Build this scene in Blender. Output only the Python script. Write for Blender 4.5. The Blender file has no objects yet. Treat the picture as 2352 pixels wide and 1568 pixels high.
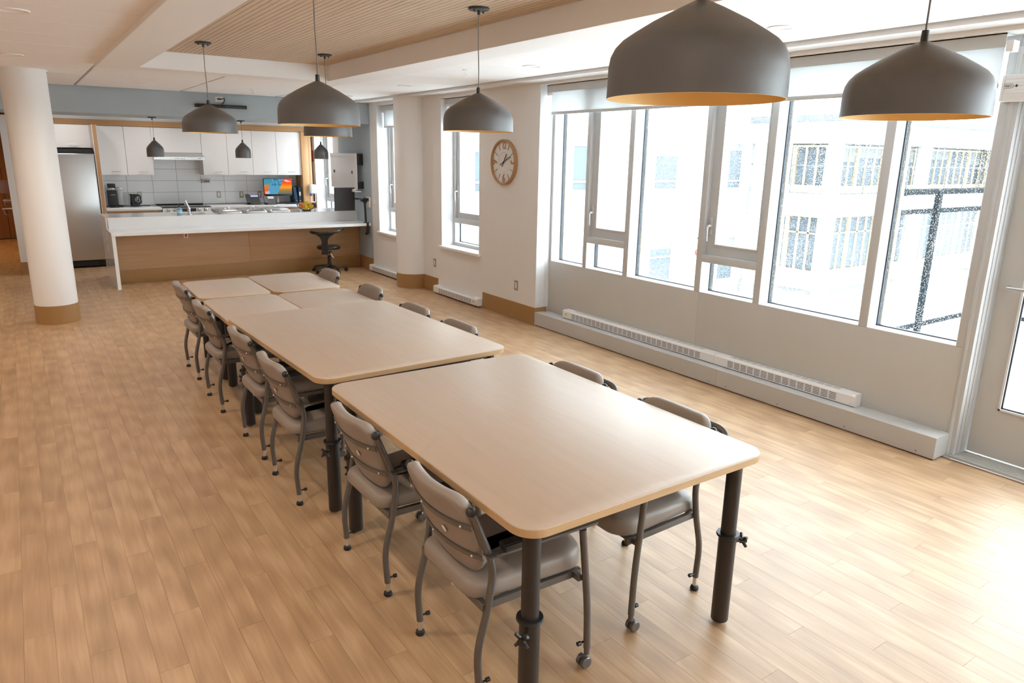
import bpy, bmesh, math, random
from mathutils import Matrix, Vector
random.seed(7)
PI = math.pi
COL = bpy.context.scene.collection
SC = bpy.context.scene

# ------------------------------------------------------------------ camera, world, exposure
def setup_camera():
    pitch, yaw, roll = 0.256, 0.6037, 0.0182
    F = Vector((math.sin(yaw) * math.cos(pitch), math.cos(yaw) * math.cos(pitch), -math.sin(pitch)))
    rt = Vector((math.cos(yaw), -math.sin(yaw), 0))
    up = rt.cross(F)
    c, s = math.cos(roll), math.sin(roll)
    R = c * rt + s * up
    U = c * up - s * rt
    cam = bpy.data.cameras.new('camera')
    cam.sensor_width = 36.0
    cam.sensor_fit = 'HORIZONTAL'
    cam.lens = 1628.29 / 2352 * 36
    cam.clip_start = 0.02
    cam.clip_end = 300
    o = bpy.data.objects.new('camera', cam)
    COL.objects.link(o)
    M = Matrix((R, U, -F)).transposed().to_4x4()
    M.translation = Vector((0, 0, 1.848))
    o.matrix_world = M
    SC.camera = o

setup_camera()
SKY = 9.0
P_ROOM, P_LEFT, P_WIN, P_BULK, P_KIT, P_COR = 58, 105, 14, 40, 30, 80      # lamp powers, used in the downlight builder
w = bpy.data.worlds.new('overcast_sky')
SC.world = w
w.use_nodes = True
bg = w.node_tree.nodes['Background']
bg.inputs[0].default_value = (0.845, 0.94, 1.0, 1)
bg.inputs[1].default_value = SKY
SC.view_settings.view_transform = 'Standard'
SC.view_settings.look = 'None'
SC.view_settings.gamma = 1.0
SC.view_settings.exposure = 0.33
SC.view_settings.use_curve_mapping = False
SC.cycles.use_denoising = True
SC.cycles.max_bounces = 8
SC.cycles.diffuse_bounces = 6
SC.cycles.use_adaptive_sampling = True
SC.cycles.adaptive_threshold = .06
SC.cycles.transparent_max_bounces = 12
SC.cycles.sample_clamp_indirect = 8.0

def portal(name, y0, y1, z0, z1, x):
    l = bpy.data.lights.new(name, 'AREA')
    l.shape = 'RECTANGLE'
    l.size = z1 - z0
    l.size_y = y1 - y0
    l.cycles.is_portal = True
    o = bpy.data.objects.new(name, l)
    o.location = (x, (y0 + y1) / 2, (z0 + z1) / 2)
    o.rotation_euler = (0, PI / 2, 0)        # -Z of the lamp looks to -X, into the room
    COL.objects.link(o)
portal('sky_portal', 1.95, 6.3, .7, 2.55, 5.02)
portal('sky_portal', -3.6, 1.95, .02, 2.55, 5.06)
portal('sky_portal', 7.45, 8.5, .62, 2.55, 5.02)
portal('sky_portal', 9.45, 10.5, .62, 2.55, 5.02)
portal('sky_portal', 12.3, 13.3, .62, 2.3, 5.02)

# ------------------------------------------------------------------ materials
MATS = {}
def nodes_of(name):
    m = bpy.data.materials.new(name)
    m.use_nodes = True
    nt = m.node_tree
    for n in list(nt.nodes): nt.nodes.remove(n)
    out = nt.nodes.new('ShaderNodeOutputMaterial')
    return m, nt, out
def mix_rgb(nt, fac, a, b, mode='MIX'):
    n = nt.nodes.new('ShaderNodeMix'); n.data_type = 'RGBA'; n.blend_type = mode
    for sock, v in ((n.inputs[0], fac), (n.inputs[6], a), (n.inputs[7], b)):
        if hasattr(v, 'links'): nt.links.new(v, sock)
        elif isinstance(v, (int, float)): sock.default_value = v
        else: sock.default_value = (*v, 1)
    return n.outputs[2]
def math_n(nt, op, a, b=0.0, c=0.0):
    n = nt.nodes.new('ShaderNodeMath'); n.operation = op
    for i, v in enumerate((a, b, c)):
        if hasattr(v, 'links'): nt.links.new(v, n.inputs[i])
        else: n.inputs[i].default_value = v
    return n.outputs[0]
def ramp(nt, fac, stops):
    n = nt.nodes.new('ShaderNodeValToRGB')
    el = n.color_ramp.elements
    while len(el) > 1: el.remove(el[-1])
    el[0].position = stops[0][0]; el[0].color = (*stops[0][1], 1)
    for p, c in stops[1:]:
        e = el.new(p); e.color = (*c, 1)
    nt.links.new(fac, n.inputs[0])
    return n.outputs[0]
def coords(nt, kind='Object', scale=(1, 1, 1)):
    if kind == 'World':
        g = nt.nodes.new('ShaderNodeNewGeometry'); src = g.outputs['Position']
    else:
        t = nt.nodes.new('ShaderNodeTexCoord'); src = t.outputs[kind]
    mp = nt.nodes.new('ShaderNodeMapping'); mp.inputs['Scale'].default_value = scale
    nt.links.new(src, mp.inputs[0])
    return mp.outputs[0]
def noise(nt, vec, scale=5, detail=3, rough=.5, dist=0):
    n = nt.nodes.new('ShaderNodeTexNoise')
    n.inputs['Scale'].default_value = scale; n.inputs['Detail'].default_value = detail
    n.inputs['Roughness'].default_value = rough; n.inputs['Distortion'].default_value = dist
    nt.links.new(vec, n.inputs['Vector'])
    return n.outputs[0]
def principled(nt, out, color, rough=.5, metal=0, spec=.5, bump=None, bump_d=.001, **kw):
    b = nt.nodes.new('ShaderNodeBsdfPrincipled')
    if hasattr(color, 'links'): nt.links.new(color, b.inputs['Base Color'])
    else: b.inputs['Base Color'].default_value = (*color, 1)
    if hasattr(rough, 'links'): nt.links.new(rough, b.inputs['Roughness'])
    else: b.inputs['Roughness'].default_value = rough
    b.inputs['Metallic'].default_value = metal
    b.inputs['Specular IOR Level'].default_value = spec
    for k, v in kw.items():
        if k == 'emit':
            b.inputs['Emission Color'].default_value = (*v[0], 1); b.inputs['Emission Strength'].default_value = v[1]
        elif k == 'trans': b.inputs['Transmission Weight'].default_value = v
        elif k == 'coat': b.inputs['Coat Weight'].default_value = v; b.inputs['Coat Roughness'].default_value = .15
        elif k == 'alpha': b.inputs['Alpha'].default_value = v
    if bump is not None:
        bn = nt.nodes.new('ShaderNodeBump'); bn.inputs['Distance'].default_value = bump_d
        bn.inputs['Strength'].default_value = .6
        nt.links.new(bump, bn.inputs['Height']); nt.links.new(bn.outputs[0], b.inputs['Normal'])
    nt.links.new(b.outputs[0], out.inputs[0])
    return b
def paint(name, color, rough=.5, metal=0, spec=.5, var=.04, nscale=6, bump=0, bscale=180, **kw):
    """plain finish with a faint procedural variation"""
    if name in MATS: return MATS[name]
    m, nt, out = nodes_of(name)
    v = coords(nt)
    n = noise(nt, v, nscale, 2)
    c2 = tuple(min(1, x * (1 + var)) for x in color); c1 = tuple(x * (1 - var) for x in color)
    c = mix_rgb(nt, n, c1, c2)
    bsrc = noise(nt, v, bscale, 2) if bump else None
    principled(nt, out, c, rough, metal, spec, bsrc, bump or .001, **kw)
    MATS[name] = m
    return m
def wood(name, light, dark, axis='y', rough=.4, spec=.5, fine=1.0, contrast=1.0, coat=0):
    """laminate wood: long fine grain along one axis"""
    if name in MATS: return MATS[name]
    m, nt, out = nodes_of(name)
    s = {'x': (1.2, 16, 16), 'y': (16, 1.2, 16), 'z': (16, 16, 1.2)}[axis]
    v = coords(nt, 'World', tuple(q * fine for q in s))
    n1 = noise(nt, v, 1.0, 4, .6, .9)
    s2 = {'x': (2, 90, 90), 'y': (90, 2, 90), 'z': (90, 90, 2)}[axis]
    n2 = noise(nt, coords(nt, 'World', tuple(q * fine for q in s2)), 1.0, 2, .5, .2)
    f = math_n(nt, 'ADD', math_n(nt, 'MULTIPLY', n1, .65), math_n(nt, 'MULTIPLY', n2, .35))
    mid = .5; h = .22 / contrast
    c = ramp(nt, f, [(mid - h, dark), (mid + h, light)])
    principled(nt, out, c, rough, 0, spec, coat=coat)
    MATS[name] = m
    return m
PLW, PLL = .1015, .92
def floor_mat():
    m, nt, out = nodes_of('wood_plank_vinyl')
    g = nt.nodes.new('ShaderNodeNewGeometry')
    sep = nt.nodes.new('ShaderNodeSeparateXYZ'); nt.links.new(g.outputs['Position'], sep.inputs[0])
    row = math_n(nt, 'FLOOR', math_n(nt, 'DIVIDE', sep.outputs[0], PLW))
    off = math_n(nt, 'MULTIPLY', math_n(nt, 'FRACT', math_n(nt, 'MULTIPLY', row, .37)), PLL)
    cell = math_n(nt, 'FLOOR', math_n(nt, 'DIVIDE', math_n(nt, 'SUBTRACT', sep.outputs[1], off), PLL))
    cb = nt.nodes.new('ShaderNodeCombineXYZ'); nt.links.new(row, cb.inputs[0]); nt.links.new(cell, cb.inputs[1])
    wn = nt.nodes.new('ShaderNodeTexWhiteNoise'); wn.noise_dimensions = '3D'; nt.links.new(cb.outputs[0], wn.inputs['Vector'])
    rnd = wn.outputs['Value']
    # each plank's own piece of grain
    sh = nt.nodes.new('ShaderNodeVectorMath'); sh.operation = 'MULTIPLY_ADD'
    nt.links.new(wn.outputs['Color'], sh.inputs[0]); sh.inputs[1].default_value = (7, 7, 7)
    nt.links.new(g.outputs['Position'], sh.inputs[2])
    mp = nt.nodes.new('ShaderNodeMapping'); mp.inputs['Scale'].default_value = (13, 1.15, 1); nt.links.new(sh.outputs[0], mp.inputs[0])
    n1 = noise(nt, mp.outputs[0], 1.0, 4, .55, .55)
    mp2 = nt.nodes.new('ShaderNodeMapping'); mp2.inputs['Scale'].default_value = (70, 3, 1); nt.links.new(sh.outputs[0], mp2.inputs[0])
    n2 = noise(nt, mp2.outputs[0], 1.0, 3, .5, .4)
    wv = nt.nodes.new('ShaderNodeTexWave'); wv.wave_type = 'RINGS'; wv.inputs['Scale'].default_value = .9
    wv.inputs['Distortion'].default_value = 3.5; wv.inputs['Detail'].default_value = 2
    nt.links.new(mp.outputs[0], wv.inputs['Vector'])
    f = math_n(nt, 'ADD', math_n(nt, 'MULTIPLY', n1, .62), math_n(nt, 'ADD', math_n(nt, 'MULTIPLY', n2, .22), math_n(nt, 'MULTIPLY', wv.outputs['Fac'], .10)))
    f = math_n(nt, 'ADD', f, math_n(nt, 'MULTIPLY', math_n(nt, 'SUBTRACT', rnd, .5), .05))
    c = ramp(nt, f, [(.26, (.315, .182, .090)), (.47, (.43, .262, .135)), (.64, (.545, .358, .203))])
    r = math_n(nt, 'ADD', .41, math_n(nt, 'MULTIPLY', n2, .08))
    principled(nt, out, c, r, 0, 1.0, n2, .0003)
    return m
def glass_mat(name, drops=0.0, tint=(.96, .98, .98)):
    if name in MATS: return MATS[name]
    m, nt, out = nodes_of(name)
    tr = nt.nodes.new('ShaderNodeBsdfTransparent'); tr.inputs[0].default_value = (*tint, 1)
    gl = nt.nodes.new('ShaderNodeBsdfGlossy'); gl.inputs['Roughness'].default_value = .02
    lw = nt.nodes.new('ShaderNodeLayerWeight'); lw.inputs[0].default_value = .5
    mx = nt.nodes.new('ShaderNodeMixShader')
    nt.links.new(math_n(nt, 'MULTIPLY_ADD', math_n(nt, 'POWER', lw.outputs['Facing'], 5), .6, .025), mx.inputs[0]); nt.links.new(tr.outputs[0], mx.inputs[1]); nt.links.new(gl.outputs[0], mx.inputs[2])
    last = mx.outputs[0]
    if drops:
        vor = nt.nodes.new('ShaderNodeTexVoronoi'); vor.inputs['Scale'].default_value = 130
        v = coords(nt, 'World', (1, 1, .8)); nt.links.new(v, vor.inputs['Vector'])
        msk = noise(nt, v, 3.2, 3, .6)
        thr = math_n(nt, 'MULTIPLY_ADD', msk, .55 * drops, .02)
        d = math_n(nt, 'LESS_THAN', vor.outputs['Distance'], thr)
        d = math_n(nt, 'MULTIPLY', d, .6)
        tl = nt.nodes.new('ShaderNodeBsdfTranslucent'); tl.inputs[0].default_value = (.95, .97, 1, 1)
        m2 = nt.nodes.new('ShaderNodeMixShader')
        nt.links.new(d, m2.inputs[0]); nt.links.new(last, m2.inputs[1]); nt.links.new(tl.outputs[0], m2.inputs[2])
        last = m2.outputs[0]
    nt.links.new(last, out.inputs[0])
    MATS[name] = m
    return m
def fabric_blind():
    m, nt, out = nodes_of('roller_fabric')
    d = nt.nodes.new('ShaderNodeBsdfDiffuse'); d.inputs[0].default_value = (.85, .85, .84, 1)
    t = nt.nodes.new('ShaderNodeBsdfTranslucent'); t.inputs[0].default_value = (.62, .63, .63, 1)
    tr = nt.nodes.new('ShaderNodeBsdfTransparent')
    v = coords(nt, 'World', (1, 400, 400)); n = noise(nt, v, 1, 1)
    mx = nt.nodes.new('ShaderNodeMixShader'); mx.inputs[0].default_value = .55
    nt.links.new(d.outputs[0], mx.inputs[1]); nt.links.new(t.outputs[0], mx.inputs[2])
    m2 = nt.nodes.new('ShaderNodeMixShader')
    nt.links.new(math_n(nt, 'MULTIPLY', n, .16), m2.inputs[0])
    nt.links.new(mx.outputs[0], m2.inputs[1]); nt.links.new(tr.outputs[0], m2.inputs[2])
    nt.links.new(m2.outputs[0], out.inputs[0])
    return m
def emitter(name, color, strength):
    m, nt, out = nodes_of(name)
    e = nt.nodes.new('ShaderNodeEmission'); e.inputs[0].default_value = (*color, 1); e.inputs[1].default_value = strength
    nt.links.new(e.outputs[0], out.inputs[0])
    return m
def screen_mat():
    """lock-screen picture: diagonal blue ice band between orange and teal gradients"""
    m, nt, out = nodes_of('screen_picture')
    t = nt.nodes.new('ShaderNodeTexCoord'); sp = nt.nodes.new('ShaderNodeSeparateXYZ')
    nt.links.new(t.outputs['Generated'], sp.inputs[0])
    x, z = sp.outputs[0], sp.outputs[2]
    d = math_n(nt, 'SUBTRACT', x, math_n(nt, 'MULTIPLY', z, .24))
    nse = noise(nt, coords(nt, 'Generated', (14, 1, 9)), 1.0, 4, .65)
    dark = math_n(nt, 'MULTIPLY', math_n(nt, 'GREATER_THAN', z, .55), math_n(nt, 'GREATER_THAN', nse, .52))
    ice = mix_rgb(nt, math_n(nt, 'MULTIPLY', dark, .75), (.10, .33, .50), (.015, .10, .17))
    side_r = ramp(nt, z, [(.0, (.10, .16, .16)), (.25, (.35, .20, .06)), (.45, (.95, .36, .02)), (.7, (.90, .10, .02)), (1, (.85, .06, .03))])
    side_l = ramp(nt, z, [(.0, (.85, .09, .02)), (.3, (.8, .13, .03)), (.5, (.55, .22, .06)), (.68, (.08, .30, .30)), (1, (.05, .25, .42))])
    c = mix_rgb(nt, math_n(nt, 'GREATER_THAN', d, .47), mix_rgb(nt, math_n(nt, 'GREATER_THAN', d, .07), side_l, ice), side_r)
    e = nt.nodes.new('ShaderNodeEmission'); nt.links.new(c, e.inputs[0]); e.inputs[1].default_value = .85
    nt.links.new(e.outputs[0], out.inputs[0])
    return m
def steel(name, color=(.66, .655, .65), rough=.28, axis='z'):
    if name in MATS: return MATS[name]
    m, nt, out = nodes_of(name)
    s = {'z': (400, 400, 4), 'x': (4, 400, 400)}[axis]
    n = noise(nt, coords(nt, 'Object', s), 1, 2)
    r = math_n(nt, 'MULTIPLY_ADD', n, .12, rough)
    c = mix_rgb(nt, n, tuple(q * .92 for q in color), color)
    principled(nt, out, c, r, 1.0)
    MATS[name] = m
    return m

M_FLOOR = floor_mat()
M_WALL = paint('wall_paint', (.79, .765, .74), .55, var=.015, nscale=2, bump=.0004)
M_WHITE = paint('white_paint', (.84, .83, .82), .45, var=.01)
M_CEIL = paint('ceiling_panel_white', (.92, .91, .90), .8, var=.01, nscale=30, bump=.0006, bscale=260)
M_SOFFIT = paint('soffit_paint', (.88, .86, .84), .6, var=.01, nscale=2)
M_BLUE = paint('blue_wall_paint', (.40, .465, .505), .55, var=.02, nscale=2, bump=.0004)
M_DARKGAP = paint('dark_gap', (.055, .04, .03), .9)
M_GAPGREY = paint('grid_grey', (.12, .113, .11), .7)
M_SLAT = wood('ceiling_slat_wood', (.64, .49, .35), (.53, .39, .265), 'y', .55, fine=.8)
M_BASE = paint('vinyl_base_brown', (.36, .195, .072), .5, var=.06, nscale=40)
M_TABLE = wood('table_laminate', (.575, .462, .37), (.503, .398, .31), 'y', .40, .78, fine=1.3, contrast=.8)
M_TEDGE = wood('table_edge_band', (.55, .365, .20), (.46, .29, .145), 'x', .4)
M_ISL = wood('island_wood', (.57, .355, .195), (.47, .275, .14), 'x', .42, fine=.7)
M_CABWOOD = wood('cabinet_wood', (.55, .32, .15), (.45, .245, .105), 'z', .42)
M_VALW = wood('valance_wood', (.50, .275, .115), (.42, .22, .085), 'x', .45)
M_LAM = paint('cabinet_laminate', (.78, .755, .745), .35, var=.01)
M_QUARTZ = paint('white_quartz', (.82, .82, .82), .12, var=.02, nscale=60)
M_TILE = paint('backsplash_tile', (.86, .865, .87), .14, var=.01, nscale=3)
M_GROUT = paint('grout', (.22, .215, .22), .8)
M_CHAIRV = paint('taupe_vinyl', (.275, .226, .192), .40, var=.03, nscale=20, bump=.0003, bscale=500)
M_FRAME = paint('chair_frame_paint', (.15, .138, .13), .36, metal=.55, var=.05, nscale=200)
M_ARM = paint('black_arm_plastic', (.012, .011, .011), .35, bump=.0003, bscale=300)
M_BLACK = paint('black_plastic', (.016, .016, .017), .38)
M_RUBBER = paint('black_rubber', (.012, .012, .014), .6)
M_LEG = paint('table_leg_paint', (.022, .018, .017), .38, var=.25, nscale=500, bump=.0004, bscale=600)
M_CHROME = paint('chrome', (.72, .72, .73), .15, metal=1.0)
M_STEEL = steel('brushed_steel')
M_STEELX = steel('brushed_steel_bright', (.68, .68, .68), .2, 'x')
M_SHADE = paint('pendant_grey', (.112, .107, .107), .42, spec=.8, var=.05, nscale=300, bump=.0003, bscale=700)
M_GOLD = paint('pendant_gold_lining', (.86, .58, .22), .45, metal=.1)
M_CANOPY = paint('canopy_black', (.03, .033, .036), .5)
M_CORD = paint('cord_grey', (.20, .19, .18), .6)
M_ALU = paint('window_aluminium', (.555, .56, .565), .42, metal=.0, var=.02)
M_ALUW = paint('window_reveal_lit_white', (.74, .75, .76), .4)  # whiter than the frame metal: outside light on inner faces put into the colour
M_PANEL = paint('curtain_wall_panel', (.55, .53, .50), .42, metal=.0, var=.02)
M_BENCH = paint('bench_metal', (.54, .535, .525), .36, metal=.1, var=.02)
M_GASKET = paint('gasket_dark', (.035, .045, .06), .5)
M_VALGREY = paint('valance_grey', (.55, .55, .54), .5)
M_BLIND = fabric_blind()
M_GLASS = glass_mat('clear_pane')
M_RAIN = glass_mat('rain_speckled_pane', .62)
M_HEAT = paint('heater_white', (.80, .80, .80), .35)
M_SLOT = paint('heater_slot', (.10, .10, .105), .6)
M_YELLOW = paint('yellow_sticker', (.80, .56, .03), .5)
M_CLOCKW = wood('clock_wood', (.48, .27, .12), (.38, .20, .08), 'z', .45)
M_CLOCKF = paint('clock_face', (.76, .73, .70), .5)
M_INK = paint('black_ink', (.02, .018, .018), .5)
M_PLATE = paint('outlet_steel_plate', (.42, .37, .32), .35, metal=.6)
M_OUTLET = paint('outlet_white', (.78, .77, .76), .4)
M_RED = paint('red_plastic', (.60, .03, .025), .4)
M_EXT = paint('facade_white', (.60, .595, .585), .8)
M_EXTCON = paint('facade_pale_concrete', (.20, .205, .215), .85, spec=.1)
M_EXTTAN = paint('facade_tan', (.46, .375, .245), .7)
M_EXTWOOD = paint('facade_cream_frame', (.50, .43, .32), .7)
M_EXTGLASS = paint('far_window_glass', (.10, .117, .132), .3, spec=.06)
M_EXTBLIND = paint('far_window_blind', (.16, .18, .185), .6)
M_SNOW = paint('snow', (.93, .94, .96), .8)
M_RAIL = paint('guard_rail_metal', (.014, .017, .019), .8, spec=.08)
M_RTU = paint('rooftop_unit_metal', (.12, .125, .135), .7, spec=.1)
M_BROWNWALL = wood('corridor_panel_wood', (.30, .135, .045), (.22, .09, .03), 'z', .5)

# ------------------------------------------------------------------ mesh builder
class MB:
    def __init__(s, off=(0, 0, 0)):
        s.bm = bmesh.new(); s.off = Vector(off)
    def v(s, p): return s.bm.verts.new(Vector(p) - s.off)
    def face(s, vs):
        try: return s.bm.faces.new(vs)
        except ValueError: return None
    def box(s, x0, x1, y0, y1, z0, z1, bev=0, seg=2):
        vs = [s.v((x, y, z)) for x in (x0, x1) for y in (y0, y1) for z in (z0, z1)]
        q = [(0, 1, 3, 2), (4, 6, 7, 5), (0, 4, 5, 1), (2, 3, 7, 6), (0, 2, 6, 4), (1, 5, 7, 3)]
        fs = [s.face([vs[i] for i in f]) for f in q]
        if bev:
            es = list({e for f in fs for e in f.edges})
            bmesh.ops.bevel(s.bm, geom=es, offset=bev, segments=seg, affect='EDGES', profile=.5)
        return s
    def obox(s, c, ax, hx, ay, hy, az, hz):
        c = Vector(c); ax = Vector(ax).normalized() * hx; ay = Vector(ay).normalized() * hy; az = Vector(az).normalized() * hz
        vs = [s.v(c + i * ax + j * ay + k * az) for i in (-1, 1) for j in (-1, 1) for k in (-1, 1)]
        for f in [(0, 1, 3, 2), (4, 6, 7, 5), (0, 4, 5, 1), (2, 3, 7, 6), (0, 2, 6, 4), (1, 5, 7, 3)]:
            s.face([vs[i] for i in f])
        return s
    def rings(s, rings, cap0=True, cap1=True, closed=True):
        R = [[s.v(p) for p in r] for r in rings]
        n = len(R[0])
        for a, b in zip(R, R[1:]):
            for i in range(n if closed else n - 1):
                j = (i + 1) % n
                s.face([a[i], a[j], b[j], b[i]])
        if cap0: s.face(R[0][::-1])
        if cap1: s.face(R[-1])
        return s
    def cyl(s, p0, p1, r0, r1=None, n=16, caps=True):
        return s.tube([p0, p1], r0, n, r1=r1, caps=caps)
    def tube(s, pts, r, n=10, r1=None, caps=True, smooth=0, flat=None):
        P = [Vector(p) for p in pts]
        if smooth: P = smooth_path(P, smooth)
        m = len(P)
        t0 = (P[1] - P[0]).normalized()
        ref = Vector((0, 0, 1)) if abs(t0.z) < .9 else Vector((0, 1, 0))
        nrm = (ref - t0 * ref.dot(t0)).normalized()
        rs = []
        for i, p in enumerate(P):
            t = (P[min(i + 1, m - 1)] - P[max(i - 1, 0)]).normalized()
            nrm = (nrm - t * nrm.dot(t)).normalized()
            b = t.cross(nrm)
            rr = r if r1 is None else r + (r1 - r) * i / (m - 1)
            fa, fb = (1, 1) if flat is None else flat
            rs.append([p + nrm * rr * fa * math.cos(2 * PI * k / n) + b * rr * fb * math.sin(2 * PI * k / n) for k in range(n)])
        return s.rings(rs, caps, caps)
    def lathe(s, prof, c=(0, 0, 0), n=32, cap0=False, cap1=False, axis='z'):
        c = Vector(c)
        def pt(r, h, a):
            if axis == 'z': return c + Vector((r * math.cos(a), r * math.sin(a), h))
            if axis == 'x': return c + Vector((h, r * math.cos(a), r * math.sin(a)))
            return c + Vector((r * math.sin(a), h, r * math.cos(a)))
        return s.rings([[pt(r, h, 2 * PI * k / n) for k in range(n)] for r, h in prof], cap0, cap1)
    def sphere(s, c, r, n=12, m=8, sc=(1, 1, 1)):
        c = Vector(c)
        prof = [(math.sin(PI * i / m), -math.cos(PI * i / m)) for i in range(1, m)]
        rs = [[c + Vector((r * sc[0] * q * math.cos(2 * PI * k / n), r * sc[1] * q * math.sin(2 * PI * k / n), r * sc[2] * h)) for k in range(n)] for q, h in prof]
        return s.rings(rs)
    def rslab(s, cx, cy, wx, wy, rad, z0, z1, bev=0, n=8):
        def ring(ins, z):
            o = []
            r = max(rad - ins, .0005)
            for q, (sx, sy) in enumerate(((1, 1), (-1, 1), (-1, -1), (1, -1))):
                for k in range(n + 1):
                    a = q * PI / 2 + (PI / 2) * k / n
                    o.append((cx + sx * (wx / 2 - rad) + (r) * math.cos(a), cy + sy * (wy / 2 - rad) + (r) * math.sin(a), z))
            return o
        if bev:
            return s.rings([ring(bev, z0), ring(bev * .3, z0 + bev * .3), ring(0, z0 + bev), ring(0, z1 - bev), ring(bev * .3, z1 - bev * .3), ring(bev, z1)])
        return s.rings([ring(0, z0), ring(0, z1)])
    def prism(s, pts, axis, a0, a1):
        """2D outline extruded along an axis; pts are in the other two axes, in xyz order"""
        def mk(p, a):
            return {'x': (a, p[0], p[1]), 'y': (p[0], a, p[1]), 'z': (p[0], p[1], a)}[axis]
        return s.rings([[mk(p, a0) for p in pts], [mk(p, a1) for p in pts]])
def smooth_path(P, n):
    out = []
    m = len(P)
    for i in range(m - 1):
        p0, p1, p2, p3 = P[max(i - 1, 0)], P[i], P[i + 1], P[min(i + 2, m - 1)]
        for k in range(n):
            t = k / n
            out.append(.5 * ((2 * p1) + (p2 - p0) * t + (2 * p0 - 5 * p1 + 4 * p2 - p3) * t * t + (3 * p1 - p0 - 3 * p2 + p3) * t ** 3))
    out.append(P[-1])
    return out
def fillet(P, r, n=5):
    """polyline with rounded corners"""
    P = [Vector(p) for p in P]; out = [P[0]]
    for a, b, c in zip(P, P[1:], P[2:]):
        d1 = (a - b); d2 = (c - b)
        q = min(r, d1.length * .45, d2.length * .45)
        s, e = b + d1.normalized() * q, b + d2.normalized() * q
        for k in range(n + 1):
            t = k / n
            out.append((1 - t) ** 2 * s + 2 * t * (1 - t) * b + t * t * e)
    out.append(P[-1])
    return out
def mesh_of(name, mb, mat, ang=35):
    bm = mb.bm
    bmesh.ops.recalc_face_normals(bm, faces=bm.faces)
    me = bpy.data.meshes.new(name)
    bm.to_mesh(me); bm.free()
    if mat is not None: me.materials.append(mat)
    if ang:
        for p in me.polygons: p.use_smooth = True
        me.set_sharp_from_angle(angle=math.radians(ang))
    return me
def obj(name, mb, mat, parent=None, ang=35, label=None, cat=None, group=None, kind=None, loc=None):
    me = mb if isinstance(mb, bpy.types.Mesh) else mesh_of(name, mb, mat, ang)
    o = bpy.data.objects.new(name, me)
    COL.objects.link(o)
    if parent is not None: o.parent = parent
    if loc is not None: o.location = loc
    tag(o, label, cat, group, kind)
    return o
def tag(o, label=None, cat=None, group=None, kind=None):
    if label: o['label'] = label
    if cat: o['category'] = cat
    if group: o['group'] = group
    if kind: o['kind'] = kind
    return o
def thing(name, label, cat, loc=(0, 0, 0), rotz=0, group=None, kind=None):
    o = bpy.data.objects.new(name, None)
    o.empty_display_size = .1
    COL.objects.link(o)
    o.location = loc; o.rotation_euler = (0, 0, rotz)
    return tag(o, label, cat, group, kind)
def part(root, name, mb, mat, parent=None, ang=35, label=None):
    """mesh built in world coordinates under an unrotated root"""
    mb.bm.verts.ensure_lookup_table()
    bmesh.ops.translate(mb.bm, verts=mb.bm.verts, vec=-root.location)
    return obj(name, mb, mat, parent or root, ang, label)
def wbox(root, name, mat, x0, x1, y0, y1, z0, z1, bev=0, parent=None, label=None):
    return part(root, name, MB().box(x0, x1, y0, y1, z0, z1, bev), mat, parent, label=label)
def copy_tree(o, parent=None):
    c = o.copy(); COL.objects.link(c); c.parent = parent
    for ch in list(o.children): copy_tree(ch, c)
    return c
def text_mesh(name, body, size, mat, extrude=.001, xs=1.0):
    cu = bpy.data.curves.new(name, 'FONT')
    cu.body = body; cu.size = size; cu.extrude = extrude; cu.align_x = 'CENTER'; cu.align_y = 'CENTER'
    cu.resolution_u = 3
    t = bpy.data.objects.new(name, cu); COL.objects.link(t)
    dg = bpy.context.evaluated_depsgraph_get(); dg.update()
    me = bpy.data.meshes.new_from_object(t.evaluated_get(dg))
    bpy.data.objects.remove(t)
    me.materials.clear(); me.materials.append(mat)
    if xs != 1.0:
        for v in me.vertices: v.co.x *= xs
    return me
STR = 'structure'

# ================================================================== THE ROOM
XW = 4.638          # face of the window-side wall
XP = 4.817          # face of the curtain-wall panels and mullions
ZC = 2.61           # tile ceiling
YB = 13.70          # kitchen back wall

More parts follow.
